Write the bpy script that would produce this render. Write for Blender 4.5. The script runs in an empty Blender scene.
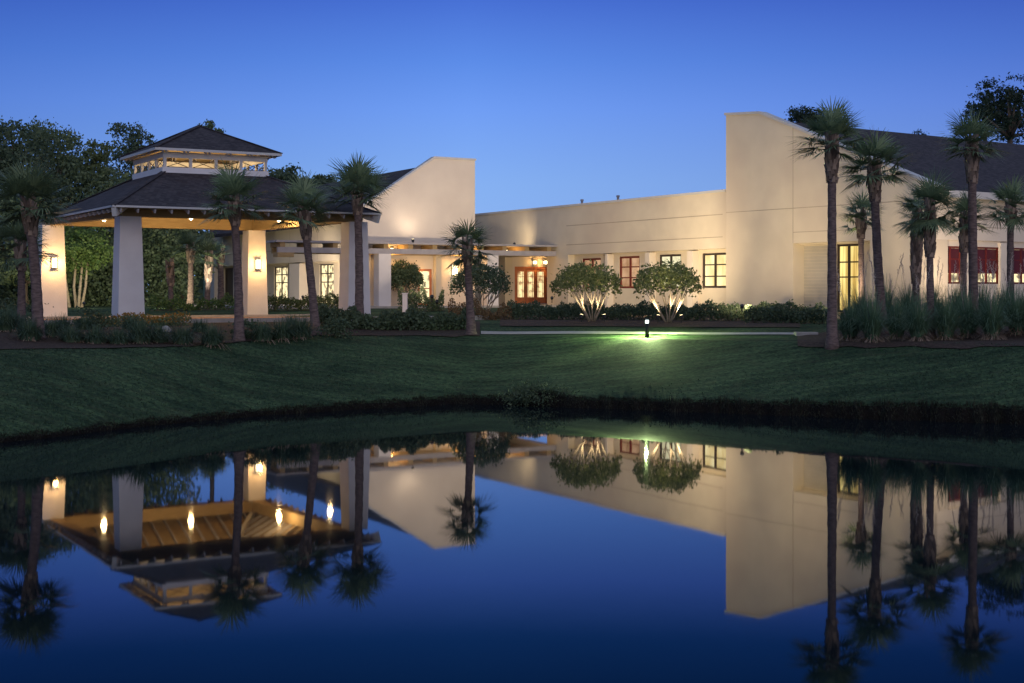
import bpy, math, random
import numpy as np
from mathutils import Vector
random.seed(7)
RG = np.random.default_rng(7)
F, CX, HY, CZ = 1400.0, 512.0, 290.0, 4.1
scene = bpy.context.scene
col = scene.collection
PI = math.pi

# ------------------------------------------------------------ helpers
def P(px, s): return (px - CX) / s, F / s
def zy(y, s): return CZ + (HY - y) / s
def tag(o, label=None, cat=None, group=None, kind=None):
    if label: o['label'] = label
    if cat: o['category'] = cat
    if group: o['group'] = group
    if kind: o['kind'] = kind
    return o
def empty(name, loc, label, cat, group=None):
    o = bpy.data.objects.new(name, None); col.objects.link(o)
    o.location = loc; o.empty_display_size = .3
    return tag(o, label, cat, group)
def link(name, me, mats, parent=None, loc=None):
    o = bpy.data.objects.new(name, me); col.objects.link(o)
    if not isinstance(mats, (list, tuple)): mats = [mats]
    for m in mats: me.materials.append(m)
    if parent is not None: o.parent = parent
    if loc is not None: o.location = loc
    return o
def wloc(o):
    v = Vector((0, 0, 0))
    while o is not None:
        v += o.location; o = o.parent
    return v
class MB:
    def __init__(s): s.v = []; s.f = []; s.m = []
    def add(s, vs, fs, mi=0):
        n = len(s.v); s.v += [tuple(p) for p in vs]
        s.f += [tuple(i + n for i in f) for f in fs]; s.m += [mi] * len(fs)
        return s
    def hexa(s, b, t, mi=0):   # bottom 4, top 4, ccw from above
        return s.add(list(b) + list(t), [(3, 2, 1, 0), (4, 5, 6, 7), (0, 1, 5, 4), (1, 2, 6, 5), (2, 3, 7, 6), (3, 0, 4, 7)], mi)
    def box(s, x0, x1, y0, y1, z0, z1, mi=0):
        return s.hexa([(x0, y0, z0), (x1, y0, z0), (x1, y1, z0), (x0, y1, z0)], [(x0, y0, z1), (x1, y0, z1), (x1, y1, z1), (x0, y1, z1)], mi)
    def bar(s, a, b, w, h, mi=0):
        a = Vector(a); b = Vector(b); d = (b - a).normalized()
        sd = d.cross(Vector((0, 0, 1)))
        if sd.length < 1e-4: sd = Vector((1, 0, 0))
        sd = sd.normalized() * w / 2; up = sd.cross(d).normalized() * h / 2
        q = lambda c: [c - sd - up, c + sd - up, c + sd + up, c - sd + up]
        A, B = q(a), q(b)
        return s.add(A + B, [(0, 1, 2, 3), (7, 6, 5, 4), (0, 4, 5, 1), (1, 5, 6, 2), (2, 6, 7, 3), (3, 7, 4, 0)], mi)
    def tube(s, pts, rad, n=8, mi=0, cap=True):
        base = len(s.v); pts = [Vector(p) for p in pts]
        for i, p in enumerate(pts):
            d = (pts[min(i + 1, len(pts) - 1)] - pts[max(i - 1, 0)]).normalized()
            a = d.cross(Vector((0, 1, 0)))
            if a.length < .1: a = d.cross(Vector((1, 0, 0)))
            a.normalize(); b = d.cross(a)
            for k in range(n):
                t = 2 * PI * k / n
                s.v.append(tuple(p + (a * math.cos(t) + b * math.sin(t)) * rad[i]))
        for i in range(len(pts) - 1):
            for k in range(n):
                k2 = (k + 1) % n
                s.f.append((base + i * n + k, base + i * n + k2, base + (i + 1) * n + k2, base + (i + 1) * n + k)); s.m.append(mi)
        if cap:
            s.f.append(tuple(base + k for k in range(n))[::-1]); s.m.append(mi)
            s.f.append(tuple(base + (len(pts) - 1) * n + k for k in range(n))); s.m.append(mi)
        return s
    def prism(s, poly, z0, z1, mi=0):
        n = len(poly)
        return s.add([(x, y, z0) for x, y in poly] + [(x, y, z1) for x, y in poly],
                     [tuple(range(n))[::-1], tuple(range(n, 2 * n))] + [(i, (i + 1) % n, n + (i + 1) % n, n + i) for i in range(n)], mi)
    def build(s, name, mats, parent=None, smooth=False, fix=True):
        me = bpy.data.meshes.new(name)
        o_ = wloc(parent) if parent is not None else Vector((0, 0, 0))
        me.from_pydata([(x - o_.x, y - o_.y, z - o_.z) for x, y, z in s.v], [], s.f)
        me.polygons.foreach_set('material_index', s.m)
        if smooth: me.polygons.foreach_set('use_smooth', [True] * len(s.f))
        me.update()
        if fix:
            import bmesh
            bm = bmesh.new(); bm.from_mesh(me); bmesh.ops.recalc_face_normals(bm, faces=bm.faces); bm.to_mesh(me); bm.free()
        return link(name, me, mats, parent)
class Fr:   # a wall frame: u along, n outwards (towards the pond), z up
    def __init__(s, p0, p1):
        s.o = Vector((p0[0], p0[1])); d = Vector((p1[0], p1[1])) - s.o
        s.len = d.length; s.d = d.normalized(); s.n = Vector((s.d.y, -s.d.x))
        if s.n.dot(-s.o) < 0: s.n = -s.n
    def w(s, u, n, z):
        p = s.o + s.d * u + s.n * n
        return (p.x, p.y, z)
    def u(s, px, n=0):
        k = (px - CX) / F; q = s.o + s.n * n     # (q.x+u dx) = k (q.y + u dy)
        return (k * q.y - q.x) / (s.d.x - k * s.d.y)
    def z(s, py, px, n=0):
        p = s.w(s.u(px, n), n, 0); return CZ + (HY - py) * p[1] / F
    def box(s, mb, u0, u1, n0, n1, z0, z1, mi=0):
        return mb.hexa([s.w(u0, n0, z0), s.w(u1, n0, z0), s.w(u1, n1, z0), s.w(u0, n1, z0)],
                       [s.w(u0, n0, z1), s.w(u1, n0, z1), s.w(u1, n1, z1), s.w(u0, n1, z1)], mi)
    def poly(s, mb, pts, n0, n1, mi=0):
        k = len(pts)
        return mb.add([s.w(u, n0, z) for u, z in pts] + [s.w(u, n1, z) for u, z in pts],
                      [tuple(range(k)), tuple(range(k, 2 * k))[::-1]] + [(i, (i + 1) % k, k + (i + 1) % k, k + i) for i in range(k)], mi)
    def wall(s, mb, u0, u1, z0, z1, n0, n1, ops=(), mi=0):
        us = sorted(set([u0, u1] + [min(max(c, u0), u1) for o in ops for c in o[:2]]))
        for a, b in zip(us, us[1:]):
            if b - a < 1e-4: continue
            cuts = sorted((max(o[2], z0), min(o[3], z1)) for o in ops if o[0] <= a + 1e-5 and o[1] >= b - 1e-5)
            z = z0
            for c0, c1 in cuts:
                if c0 > z + 1e-4: s.box(mb, a, b, n0, n1, z, c0, mi)
                z = c1
            if z < z1 - 1e-4: s.box(mb, a, b, n0, n1, z, z1, mi)
def np_mesh(name, V, Q, mats, parent=None, smooth=False, mi=None):
    o_ = wloc(parent) if parent is not None else Vector((0, 0, 0))
    V = np.asarray(V, dtype=np.float32) - np.array(o_, dtype=np.float32)
    Q = np.asarray(Q, dtype=np.int32); k = Q.shape[1]
    me = bpy.data.meshes.new(name)
    me.vertices.add(len(V)); me.vertices.foreach_set('co', V.ravel())
    me.loops.add(Q.size); me.loops.foreach_set('vertex_index', Q.ravel())
    me.polygons.add(len(Q)); me.polygons.foreach_set('loop_start', np.arange(0, Q.size, k, dtype=np.int32))
    me.update(calc_edges=True)
    if smooth: me.polygons.foreach_set('use_smooth', np.ones(len(Q), dtype=bool))
    if mi is not None: me.polygons.foreach_set('material_index', np.asarray(mi, dtype=np.int32))
    return link(name, me, mats, parent)
def leaf_quads(C, size, asp=.55, up=.25):
    n = len(C); a = RG.normal(size=(n, 3)); a /= np.linalg.norm(a, axis=1)[:, None]
    b = RG.normal(size=(n, 3)); b[:, 2] *= up; b = np.cross(a, b); b /= np.linalg.norm(b, axis=1)[:, None]
    sz = (size * RG.uniform(.6, 1.4, n))[:, None]
    a = a * sz / 2; b = b * sz * asp / 2
    V = np.stack([C - a, C + b, C + a, C - b], 1).reshape(-1, 3)
    return V, np.arange(4 * n).reshape(-1, 4)
def crown_pts(blobs, n, clumps=26, spread=.22):
    vol = np.array([b[3] * b[4] * b[5] for b in blobs]) ** .7; vol /= vol.sum(); out = []
    for b, w in zip(blobs, vol):
        k = max(4, int(clumps)); m = int(n * w)
        d = RG.normal(size=(k, 3)); d /= np.linalg.norm(d, axis=1)[:, None]
        r = RG.uniform(.35, 1.0, k) ** .5
        cc = d * r[:, None]
        idx = RG.integers(0, k, m)
        sp = spread * RG.uniform(.6, 1.3, k)[idx][:, None]
        p = cc[idx] + RG.normal(size=(m, 3)) * sp * np.array([1, 1, .7])
        out.append(p * np.array(b[3:6]) + np.array(b[:3]))
    return np.concatenate(out)

# ------------------------------------------------------------ materials
def mat(name, base, rough=.8, spec=.2):
    m = bpy.data.materials.new(name); m.use_nodes = True; nt = m.node_tree
    b = nt.nodes['Principled BSDF']; b.inputs['Base Color'].default_value = (*base, 1)
    b.inputs['Roughness'].default_value = rough; b.inputs['Specular IOR Level'].default_value = spec
    return m, nt, b
def noise_mat(name, c1, c2, scale=3, rough=.85, bump=0, bscale=None, stretch=(1, 1, 1), spec=.2, c3=None, s3=.3):
    m, nt, b = mat(name, c1, rough, spec); N = nt.nodes; L = nt.links
    tc = N.new('ShaderNodeTexCoord'); mp = N.new('ShaderNodeMapping'); mp.inputs['Scale'].default_value = stretch
    L.new(tc.outputs['Object'], mp.inputs[0])
    no = N.new('ShaderNodeTexNoise'); no.inputs['Scale'].default_value = scale; no.inputs['Detail'].default_value = 5
    L.new(mp.outputs[0], no.inputs['Vector'])
    cr = N.new('ShaderNodeValToRGB'); cr.color_ramp.elements[0].color = (*c1, 1); cr.color_ramp.elements[1].color = (*c2, 1)
    cr.color_ramp.elements[0].position = .35; cr.color_ramp.elements[1].position = .65
    L.new(no.outputs['Fac'], cr.inputs[0]); out = cr.outputs[0]
    if c3:
        n3 = N.new('ShaderNodeTexNoise'); n3.inputs['Scale'].default_value = s3; n3.inputs['Detail'].default_value = 3
        L.new(mp.outputs[0], n3.inputs['Vector'])
        r3 = N.new('ShaderNodeValToRGB'); r3.color_ramp.elements[0].position = .42; r3.color_ramp.elements[1].position = .62
        L.new(n3.outputs['Fac'], r3.inputs[0])
        mx = N.new('ShaderNodeMix'); mx.data_type = 'RGBA'; L.new(r3.outputs[0], mx.inputs[0]); L.new(out, mx.inputs[6]); mx.inputs[7].default_value = (*c3, 1)
        out = mx.outputs[2]
    L.new(out, b.inputs['Base Color'])
    if bump:
        nb = N.new('ShaderNodeTexNoise'); nb.inputs['Scale'].default_value = bscale or scale * 6; nb.inputs['Detail'].default_value = 4
        L.new(mp.outputs[0], nb.inputs['Vector'])
        bp = N.new('ShaderNodeBump'); bp.inputs['Strength'].default_value = bump; bp.inputs['Distance'].default_value = .03
        L.new(nb.outputs['Fac'], bp.inputs['Height']); L.new(bp.outputs[0], b.inputs['Normal'])
    return m
def leaf_mat(name, c1, c2, rough=.55, trans=.25):
    m, nt, b = mat(name, c1, rough, .3); N = nt.nodes; L = nt.links
    g = N.new('ShaderNodeNewGeometry')
    cr = N.new('ShaderNodeValToRGB'); cr.color_ramp.elements[0].color = (*c1, 1); cr.color_ramp.elements[1].color = (*c2, 1)
    L.new(g.outputs['Random Per Island'], cr.inputs[0]); L.new(cr.outputs[0], b.inputs['Base Color'])
    if trans:
        t = N.new('ShaderNodeBsdfTranslucent'); L.new(cr.outputs[0], t.inputs[0])
        mx = N.new('ShaderNodeMixShader'); mx.inputs[0].default_value = trans
        L.new(b.outputs[0], mx.inputs[1]); L.new(t.outputs[0], mx.inputs[2]); L.new(mx.outputs[0], N['Material Output'].inputs[0])
    return m
def emis(name, c, st, c2=None, scale=(1, 1, 1), nscale=2.0, gloss=True, lo=.35, hi=.65):
    m, nt, b = mat(name, (.02, .02, .02), .15, .5); N = nt.nodes; L = nt.links
    b.inputs['Emission Color'].default_value = (*c, 1); b.inputs['Emission Strength'].default_value = st
    if c2:
        tc = N.new('ShaderNodeTexCoord'); mp = N.new('ShaderNodeMapping'); mp.inputs['Scale'].default_value = scale
        L.new(tc.outputs['Object'], mp.inputs[0]); no = N.new('ShaderNodeTexNoise'); no.inputs['Scale'].default_value = nscale; no.inputs['Detail'].default_value = 4
        L.new(mp.outputs[0], no.inputs[0]); cr = N.new('ShaderNodeValToRGB')
        cr.color_ramp.elements[0].position = lo; cr.color_ramp.elements[1].position = hi
        cr.color_ramp.elements[0].color = (*c2, 1); cr.color_ramp.elements[1].color = (*c, 1)
        L.new(no.outputs['Fac'], cr.inputs[0]); L.new(cr.outputs[0], b.inputs['Emission Color'])
    return m
M = {}
M['stucco'] = noise_mat('stucco', (.67, .585, .445), (.62, .54, .41), .8, .9, .25, 14, c3=(.55, .47, .37), s3=.22)
M['stucco_pale'] = noise_mat('pale_stucco', (.68, .60, .50), (.63, .55, .46), .7, .9, .25, 14)
M['white'] = noise_mat('white_paint', (.74, .72, .72), (.68, .66, .66), 1.2, .8, .15, 10)
M['col'] = noise_mat('column_stucco', (.72, .68, .66), (.66, .62, .60), 1.2, .9, .25, 16)
M['joint'] = noise_mat('joint', (.42, .35, .27), (.37, .31, .24), 2)
M['trim'] = noise_mat('trim', (.55, .54, .52), (.50, .49, .48), 2)
M['greytrim'] = noise_mat('grey_beam_paint', (.36, .34, .35), (.31, .29, .30), 2, .8)
M['wood'] = noise_mat('ochre_wood', (.36, .26, .135), (.29, .205, .10), 2, .7, stretch=(1, 1, 6))
M['wooddark'] = noise_mat('dark_wood', (.16, .11, .07), (.12, .08, .05), 3, .7)
M['redwood'] = noise_mat('red_mahogany', (.50, .19, .09), (.40, .14, .07), 3, .45)
M['frame'] = noise_mat('dark_bronze', (.035, .026, .022), (.05, .035, .028), 3, .4)
M['redframe'] = noise_mat('oxblood_paint', (.16, .025, .018), (.12, .02, .015), 3, .4)
M['metal'] = noise_mat('black_metal', (.02, .025, .02), (.03, .03, .03), 3, .4)
M['mulch'] = noise_mat('pine_straw_mulch', (.034, .023, .018), (.078, .052, .038), 9, .95, .9, 25)
M['walk'] = noise_mat('concrete', (.40, .37, .34), (.33, .31, .28), 3, .85, .2)
M['drive'] = noise_mat('brick_drive', (.32, .19, .12), (.26, .15, .10), 6, .85, .2)
M['bark'] = noise_mat('palm_bark', (.20, .145, .13), (.10, .072, .065), 5, .95, .9, 16, stretch=(1, 1, 3.2))
M['boots'] = None
M['boots'] = leaf_mat('palm_boots', (.07, .05, .04), (.34, .25, .19), .9, 0)
M['dry'] = leaf_mat('dry_frond', (.20, .13, .06), (.12, .08, .04), .8, .1)
M['palm'] = leaf_mat('palm_leaf', (.10, .155, .085), (.21, .28, .15), .45, .15)
M['palm2'] = leaf_mat('palm_leaf_olive', (.08, .12, .065), (.15, .20, .10), .45, .15)
M['leafdark'] = leaf_mat('dark_leaf', (.045, .075, .042), (.11, .15, .08))
M['leafmid'] = leaf_mat('mid_leaf', (.07, .11, .055), (.16, .205, .095))
M['leafpine'] = leaf_mat('pine_needles', (.016, .032, .016), (.035, .055, .025))
M['leafolive'] = leaf_mat('olive_leaf', (.06, .085, .03), (.14, .17, .06))
M['leafuplit'] = leaf_mat('uplit_clipped_leaf', (.09, .12, .045), (.26, .29, .11), .5, .42)  # glow of the uplights on the domed crowns painted in as paler leaves
M['leafgreen'] = leaf_mat('bright_leaf', (.06, .12, .03), (.13, .19, .055))
M['treebark'] = noise_mat('tree_bark', (.15, .12, .09), (.09, .07, .055), 4, .95, .6, 14, stretch=(1, 1, .4))
M['palebark'] = noise_mat('pale_bark', (.34, .28, .21), (.24, .20, .15), 5, .9, .4, 14)
M['blade'] = leaf_mat('ornamental_grass', (.07, .14, .08), (.16, .25, .14), .6, .15)
M['bladedark'] = leaf_mat('dark_ornamental_grass', (.035, .075, .045), (.09, .135, .075), .6, .1)
M['blade2'] = leaf_mat('lawn_blade', (.026, .054, .027), (.050, .084, .044), .7, 0)
M['skirt'] = leaf_mat('dry_grass', (.24, .17, .12), (.36, .27, .20), .9, 0)
M['plume'] = leaf_mat('plume', (.42, .35, .30), (.55, .46, .40), .9, .3)
M['flower'] = leaf_mat('orange_flower', (.34, .13, .02), (.26, .20, .04), .7, .2)
M['warmglass'] = emis('lit_cream_pane', (1.0, .86, .46), 1.45, (.72, .52, .20), (1, 1, .3), 1.6)
M['creamglass'] = emis('lit_pale_pane', (.95, .88, .56), 1.25, (.55, .50, .30), (1, 1, .5), 1.2)
M['peachglass'] = emis('lit_peach_pane', (.70, .42, .24), .85, (.40, .20, .09), (1, 1, 1), 1.4)
M['doorglass'] = emis('lit_door_glass', (1.0, .78, .38), 1.25, (.35, .17, .07), (1, 1, 1), 3.0, lo=.32, hi=.52)
M['roomglass'] = emis('lit_room_glass', (1.0, .84, .46), 1.35, (.22, .16, .09), (1, 1, 1), 2.4, lo=.40, hi=.52)
M['curtain'] = emis('lit_curtain_pane', (1.0, .78, .27), 1.3, (.45, .28, .06), (1, 1, .05), 4.5)
M['lamp'] = emis('lamp_glow', (1, .78, .42), 8)
M['lampwhite'] = emis('lamp_white', (.85, 1, .92), 5)
M['redshade'] = emis('red_blind', (.022, .001, .0015), 1, (.008, .0005, .001), (1, 1, 1), 2.5)  # faint emission stands in for room light coming through the blind
def redo_shade():
    b = M['redshade'].node_tree.nodes['Principled BSDF']; b.inputs['Base Color'].default_value = (.055, .006, .008, 1); b.inputs['Roughness'].default_value = .6
redo_shade()
def shingle():
    m, nt, b = mat('roof_shingle', (.05, .042, .05), .9, .15); N = nt.nodes; L = nt.links
    tc = N.new('ShaderNodeTexCoord'); se = N.new('ShaderNodeSeparateXYZ'); L.new(tc.outputs['Object'], se.inputs[0])
    ad = N.new('ShaderNodeMath'); ad.operation = 'ADD'; L.new(se.outputs[0], ad.inputs[0]); L.new(se.outputs[1], ad.inputs[1])
    ml = N.new('ShaderNodeMath'); ml.operation = 'MULTIPLY'; L.new(se.outputs[2], ml.inputs[0]); ml.inputs[1].default_value = 2.2
    cb = N.new('ShaderNodeCombineXYZ'); L.new(ad.outputs[0], cb.inputs[0]); L.new(ml.outputs[0], cb.inputs[1])
    br = N.new('ShaderNodeTexBrick'); br.inputs['Scale'].default_value = 2.4; L.new(cb.outputs[0], br.inputs[0])
    br.inputs['Color1'].default_value = (.088, .076, .080, 1); br.inputs['Color2'].default_value = (.040, .036, .041, 1); br.inputs['Mortar'].default_value = (.04, .034, .04, 1)
    br.inputs['Mortar Size'].default_value = .03; br.inputs['Brick Width'].default_value = .7; br.inputs['Row Height'].default_value = .3
    no = N.new('ShaderNodeTexNoise'); no.inputs['Scale'].default_value = 1.3; L.new(tc.outputs['Object'], no.inputs[0])
    mx = N.new('ShaderNodeMix'); mx.data_type = 'RGBA'; mx.inputs[0].default_value = .35; mx.blend_type = 'MULTIPLY'
    L.new(br.outputs[0], mx.inputs[6]); L.new(no.outputs[0], mx.inputs[7]); L.new(mx.outputs[2], b.inputs['Base Color'])
    return m
M['roof'] = shingle()

# ------------------------------------------------------------ terrain
SH = [(-400, 10), (-60, 12), (-40, 18), (-26, 27), (-20, 31.5)]
for px, y in [(0, 444.5), (100, 432), (200, 421), (300, 413.5), (400, 407.5), (480, 403.5), (540, 406.5), (640, 411), (760, 415), (880, 420), (1024, 424.5)]:
    s_ = (y - HY) / CZ; SH.append(((px - CX) / s_, F / s_))
SH += [(22, 35.5), (34, 31), (60, 24), (400, 14)]
SHX = np.array([p[0] for p in SH]); SHY = np.array([p[1] for p in SH])
def ysh0(x): return np.interp(x, SHX, SHY)
def ysh(x):
    x = np.asarray(x, float)
    a = sum(ysh0(x + k) for k in (-1.2, -.6, 0, .6, 1.2)) / 5
    return a + .10 * np.sin(x * 2.1) + .12 * np.sin(x * 4.7 + 1) * np.sin(x * .9) + .07 * np.sin(x * 11.3 + 2 * np.sin(x * 1.7))
def bankh(x): return np.interp(x, [-30, -12, -7, 0, 4, 9, 14, 30], [.12, .13, .17, .25, .31, .38, .46, .45])
def sm(t): t = np.clip(t, 0, 1); return t * t * (3 - 2 * t)
def zterr(x, y, d=None):
    x = np.asarray(x, float); y = np.asarray(y, float)
    d = y - ysh(x); b = bankh(x)
    d2 = y - (ysh0(x - 1.2) + ysh0(x - .6) + ysh0(x) + ysh0(x + .6) + ysh0(x + 1.2)) / 5
    k_ = np.clip((d - .4) / 1.5, 0, 1); dl = d * (1 - k_) + d2 * k_
    z = b + (2.12 - b) * np.clip((dl - .4) / np.interp(x, [2, 5, 12, 30], [10.8, 10.2, 8.0, 8.0]), 0, 1) ** .93
    z = z + .43 * sm((d2 - 11.5) / 8) + .40 * sm((y - 72) / 10)
    z = z + (.05 * np.sin(x * .31 + y * .17) + .02 * np.sin(x * .5 - y * .43 + 2)) * np.clip(d / 4, 0, 1) * np.clip((64 - y) / 10, 0, 1)
    z = z + .25 * np.exp(-((x - .95) / .9) ** 2) * np.exp(-((d - .9) / .8) ** 2)
    under = -1.2 + (b + 1.2) * sm((d + .25) / .65)
    z = np.where(d < .4, under, z)
    near = sm((4.0 - y) / 7.0)
    z = np.where(y < 4.0, np.maximum(z, -1.2 + 3.4 * near), z)
    return z
def gp(px, py):
    lo = None
    k = (px - CX) / F; m = (HY - py) / F
    ys = np.linspace(30, 100, 2801); zz = zterr(k * ys, ys); ray = CZ + m * ys
    hit = np.where((ray <= zz) & (ys > ysh(k * ys) + .3))[0]
    Y = ys[hit[0]] if len(hit) else 100
    return k * Y, Y, float(zterr(k * Y, Y))
def T(x, y): return float(zterr(x, y))

xs = np.concatenate([np.linspace(-500, -60, 23), np.linspace(-58, -27, 60), np.linspace(-26.8, 26.8, 430), np.linspace(27, 58, 60), np.linspace(60, 500, 23)])
ds = np.concatenate([np.linspace(-140, -60, 10), np.linspace(-55, -1, 80), np.linspace(-.8, 1.4, 45), np.linspace(1.6, 30, 80), np.linspace(31, 60, 40), np.linspace(64, 120, 12), np.linspace(140, 900, 16)])
X, D = np.meshgrid(xs, ds); Y = ysh(X) + D
bn = (np.sin(X * 17.3) * .5 + np.sin(X * 29.1 + D * 9) * .5) * np.where((D > -.3) & (D < .7), .06, 0)
Z = zterr(X, Y) + bn * .7
Y = Y + bn
V = np.stack([X, Y, Z], -1).reshape(-1, 3); nx = len(xs)
I = np.arange(len(ds) - 1)[:, None] * nx + np.arange(nx - 1)[None, :]
Q = np.stack([I, I + 1, I + nx + 1, I + nx], -1).reshape(-1, 4)
def ground_mat():
    m, nt, b = mat('lawn', (.03, .07, .03), .95, .1); N = nt.nodes; L = nt.links
    tc = N.new('ShaderNodeTexCoord')
    def noise(s, d=5, st=(1, 1, 1)):
        mp = N.new('ShaderNodeMapping'); mp.inputs['Scale'].default_value = st; L.new(tc.outputs['Object'], mp.inputs[0])
        n = N.new('ShaderNodeTexNoise'); n.inputs['Scale'].default_value = s; n.inputs['Detail'].default_value = d; L.new(mp.outputs[0], n.inputs[0]); return n
    n1 = noise(7, 6); n2 = noise(.35, 3, (1, 2.5, 1)); n3 = noise(1.5, 5, (1, 2, 1))
    c1 = N.new('ShaderNodeValToRGB'); c1.color_ramp.elements[0].color = (.017, .036, .020, 1); c1.color_ramp.elements[1].color = (.054, .090, .042, 1)
    c1.color_ramp.elements[0].position = .36; c1.color_ramp.elements[1].position = .64; L.new(n1.outputs[0], c1.inputs[0])
    c2 = N.new('ShaderNodeValToRGB'); c2.color_ramp.elements[0].position = .4; c2.color_ramp.elements[1].position = .6
    c2.color_ramp.elements[0].color = (.62, .68, .66, 1); c2.color_ramp.elements[1].color = (1.3, 1.25, 1.15, 1); L.new(n2.outputs[0], c2.inputs[0])
    mx = N.new('ShaderNodeMix'); mx.data_type = 'RGBA'; mx.blend_type = 'MULTIPLY'; mx.inputs[0].default_value = 1; L.new(c1.outputs[0], mx.inputs[6]); L.new(c2.outputs[0], mx.inputs[7])
    wv = N.new('ShaderNodeTexWave'); wv.bands_direction = 'Y'; wv.inputs['Scale'].default_value = .55; wv.inputs['Distortion'].default_value = 2.2; wv.inputs['Detail'].default_value = 1; L.new(tc.outputs['Object'], wv.inputs[0])
    cw_ = N.new('ShaderNodeValToRGB'); cw_.color_ramp.elements[0].color = (.84, .86, .84, 1); cw_.color_ramp.elements[1].color = (1.12, 1.1, 1.1, 1); L.new(wv.outputs[0], cw_.inputs[0])
    mw = N.new('ShaderNodeMix'); mw.data_type = 'RGBA'; mw.blend_type = 'MULTIPLY'; mw.inputs[0].default_value = 1; L.new(mx.outputs[2], mw.inputs[6]); L.new(cw_.outputs[0], mw.inputs[7]); mx = mw
    c3 = N.new('ShaderNodeValToRGB'); c3.color_ramp.elements[0].position = .5; c3.color_ramp.elements[1].position = .72; L.new(n3.outputs[0], c3.inputs[0])
    mb = N.new('ShaderNodeMath'); mb.operation = 'MULTIPLY'; mb.inputs[1].default_value = .35; L.new(c3.outputs[0], mb.inputs[0])
    mx2 = N.new('ShaderNodeMix'); mx2.data_type = 'RGBA'; L.new(mb.outputs[0], mx2.inputs[0]); L.new(mx.outputs[2], mx2.inputs[6]); mx2.inputs[7].default_value = (.075, .075, .04, 1)
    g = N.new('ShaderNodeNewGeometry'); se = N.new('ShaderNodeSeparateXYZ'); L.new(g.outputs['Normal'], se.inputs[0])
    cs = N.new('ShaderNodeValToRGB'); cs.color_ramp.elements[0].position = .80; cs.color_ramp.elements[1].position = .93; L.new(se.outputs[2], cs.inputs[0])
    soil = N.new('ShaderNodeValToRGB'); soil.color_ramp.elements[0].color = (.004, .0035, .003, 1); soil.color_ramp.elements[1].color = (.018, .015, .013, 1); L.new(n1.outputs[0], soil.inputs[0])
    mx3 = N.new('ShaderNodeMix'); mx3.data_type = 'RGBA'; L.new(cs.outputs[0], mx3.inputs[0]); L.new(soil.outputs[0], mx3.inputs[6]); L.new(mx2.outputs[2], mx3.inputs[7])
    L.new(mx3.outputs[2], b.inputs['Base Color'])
    nb = noise(22, 5); bp = N.new('ShaderNodeBump'); bp.inputs['Strength'].default_value = .45; bp.inputs['Distance'].default_value = .04
    L.new(nb.outputs[0], bp.inputs['Height']); L.new(bp.outputs[0], b.inputs['Normal'])
    return m
M['lawn'] = ground_mat()
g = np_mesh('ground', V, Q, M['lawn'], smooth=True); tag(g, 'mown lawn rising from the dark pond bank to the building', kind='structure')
# water
def water_mat():
    m, nt, b = mat('pond_water', (.003, .008, .012), .025, .5); N = nt.nodes; L = nt.links
    b.inputs['IOR'].default_value = 1.45; b.inputs['Specular Tint'].default_value = (.76, .96, .82, 1)
    tc = N.new('ShaderNodeTexCoord'); mp = N.new('ShaderNodeMapping'); mp.inputs['Scale'].default_value = (.55, .22, 1); L.new(tc.outputs['Object'], mp.inputs[0])
    n = N.new('ShaderNodeTexNoise'); n.inputs['Scale'].default_value = 1.6; n.inputs['Detail'].default_value = 3; L.new(mp.outputs[0], n.inputs[0])
    bp = N.new('ShaderNodeBump'); bp.inputs['Strength'].default_value = .05; bp.inputs['Distance'].default_value = .02
    L.new(n.outputs[0], bp.inputs['Height']); L.new(bp.outputs[0], b.inputs['Normal'])
    return m
wx = np.concatenate([[-400, -60], np.linspace(-40, 40, 81), [60, 400]])
top = ysh(wx) + .15
WV = [(x, -3.5, 0) for x in wx] + [(x, y, 0) for x, y in zip(wx, top)]
WQ = [(i, i + 1, len(wx) + i + 1, len(wx) + i) for i in range(len(wx) - 1)]
w = np_mesh('pond_water', np.array(WV), np.array(WQ), water_mat()); tag(w, 'still dark blue pond mirroring the building and sky', kind='structure')

def strip(name, pts_lo, pts_hi, m, dz, label, n=220, rows=16, kind='structure', jit=0):
    # sheet laid on the terrain between two polylines given as world (x, y)
    t = np.linspace(0, 1, n)
    lo = np.array(pts_lo, float); hi = np.array(pts_hi, float)
    def res(p):
        sg = np.concatenate([[0], np.cumsum(np.linalg.norm(np.diff(p, axis=0), axis=1))]); sg /= sg[-1]
        return np.stack([np.interp(t, sg, p[:, 0]), np.interp(t, sg, p[:, 1])], 1)
    A, B = res(lo), res(hi); VV = []
    if jit: A[:, 1] += jit * np.sin(A[:, 0] * 2.7) + jit * .6 * np.sin(A[:, 0] * 6.1 + 1)
    for r in range(rows + 1):
        k = r / rows; Pn = A * (1 - k) + B * k
        VV.append(np.column_stack([Pn, zterr(Pn[:, 0], Pn[:, 1]) + dz]))
    VV = np.concatenate(VV); I = np.arange(rows)[:, None] * n + np.arange(n - 1)[None, :]
    o = np_mesh(name, VV, np.stack([I, I + 1, I + n + 1, I + n], -1).reshape(-1, 4), m, smooth=True)
    return tag(o, label, kind=kind)
def g2(px, py): a = gp(px, py); return (a[0], a[1])
strip('sidewalk', [g2(481, 334.6), g2(560, 334.4), g2(650, 334.6), g2(800, 335.2)], [g2(481, 331.6), g2(560, 331.8), g2(650, 332.4), g2(800, 333.2)], M['walk'], .03, 'pale concrete footpath crossing the lawn in front of the hedge')
strip('mulch_bed', [g2(797, 346), g2(830, 349), g2(900, 347.5), g2(1024, 347), (40, 45)], [g2(797, 337), g2(830, 332), g2(900, 325), g2(1024, 325), (40, 60)], M['mulch'], .035, 'brown mulch bed under the right hand palms and grasses', jit=.12)
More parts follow.
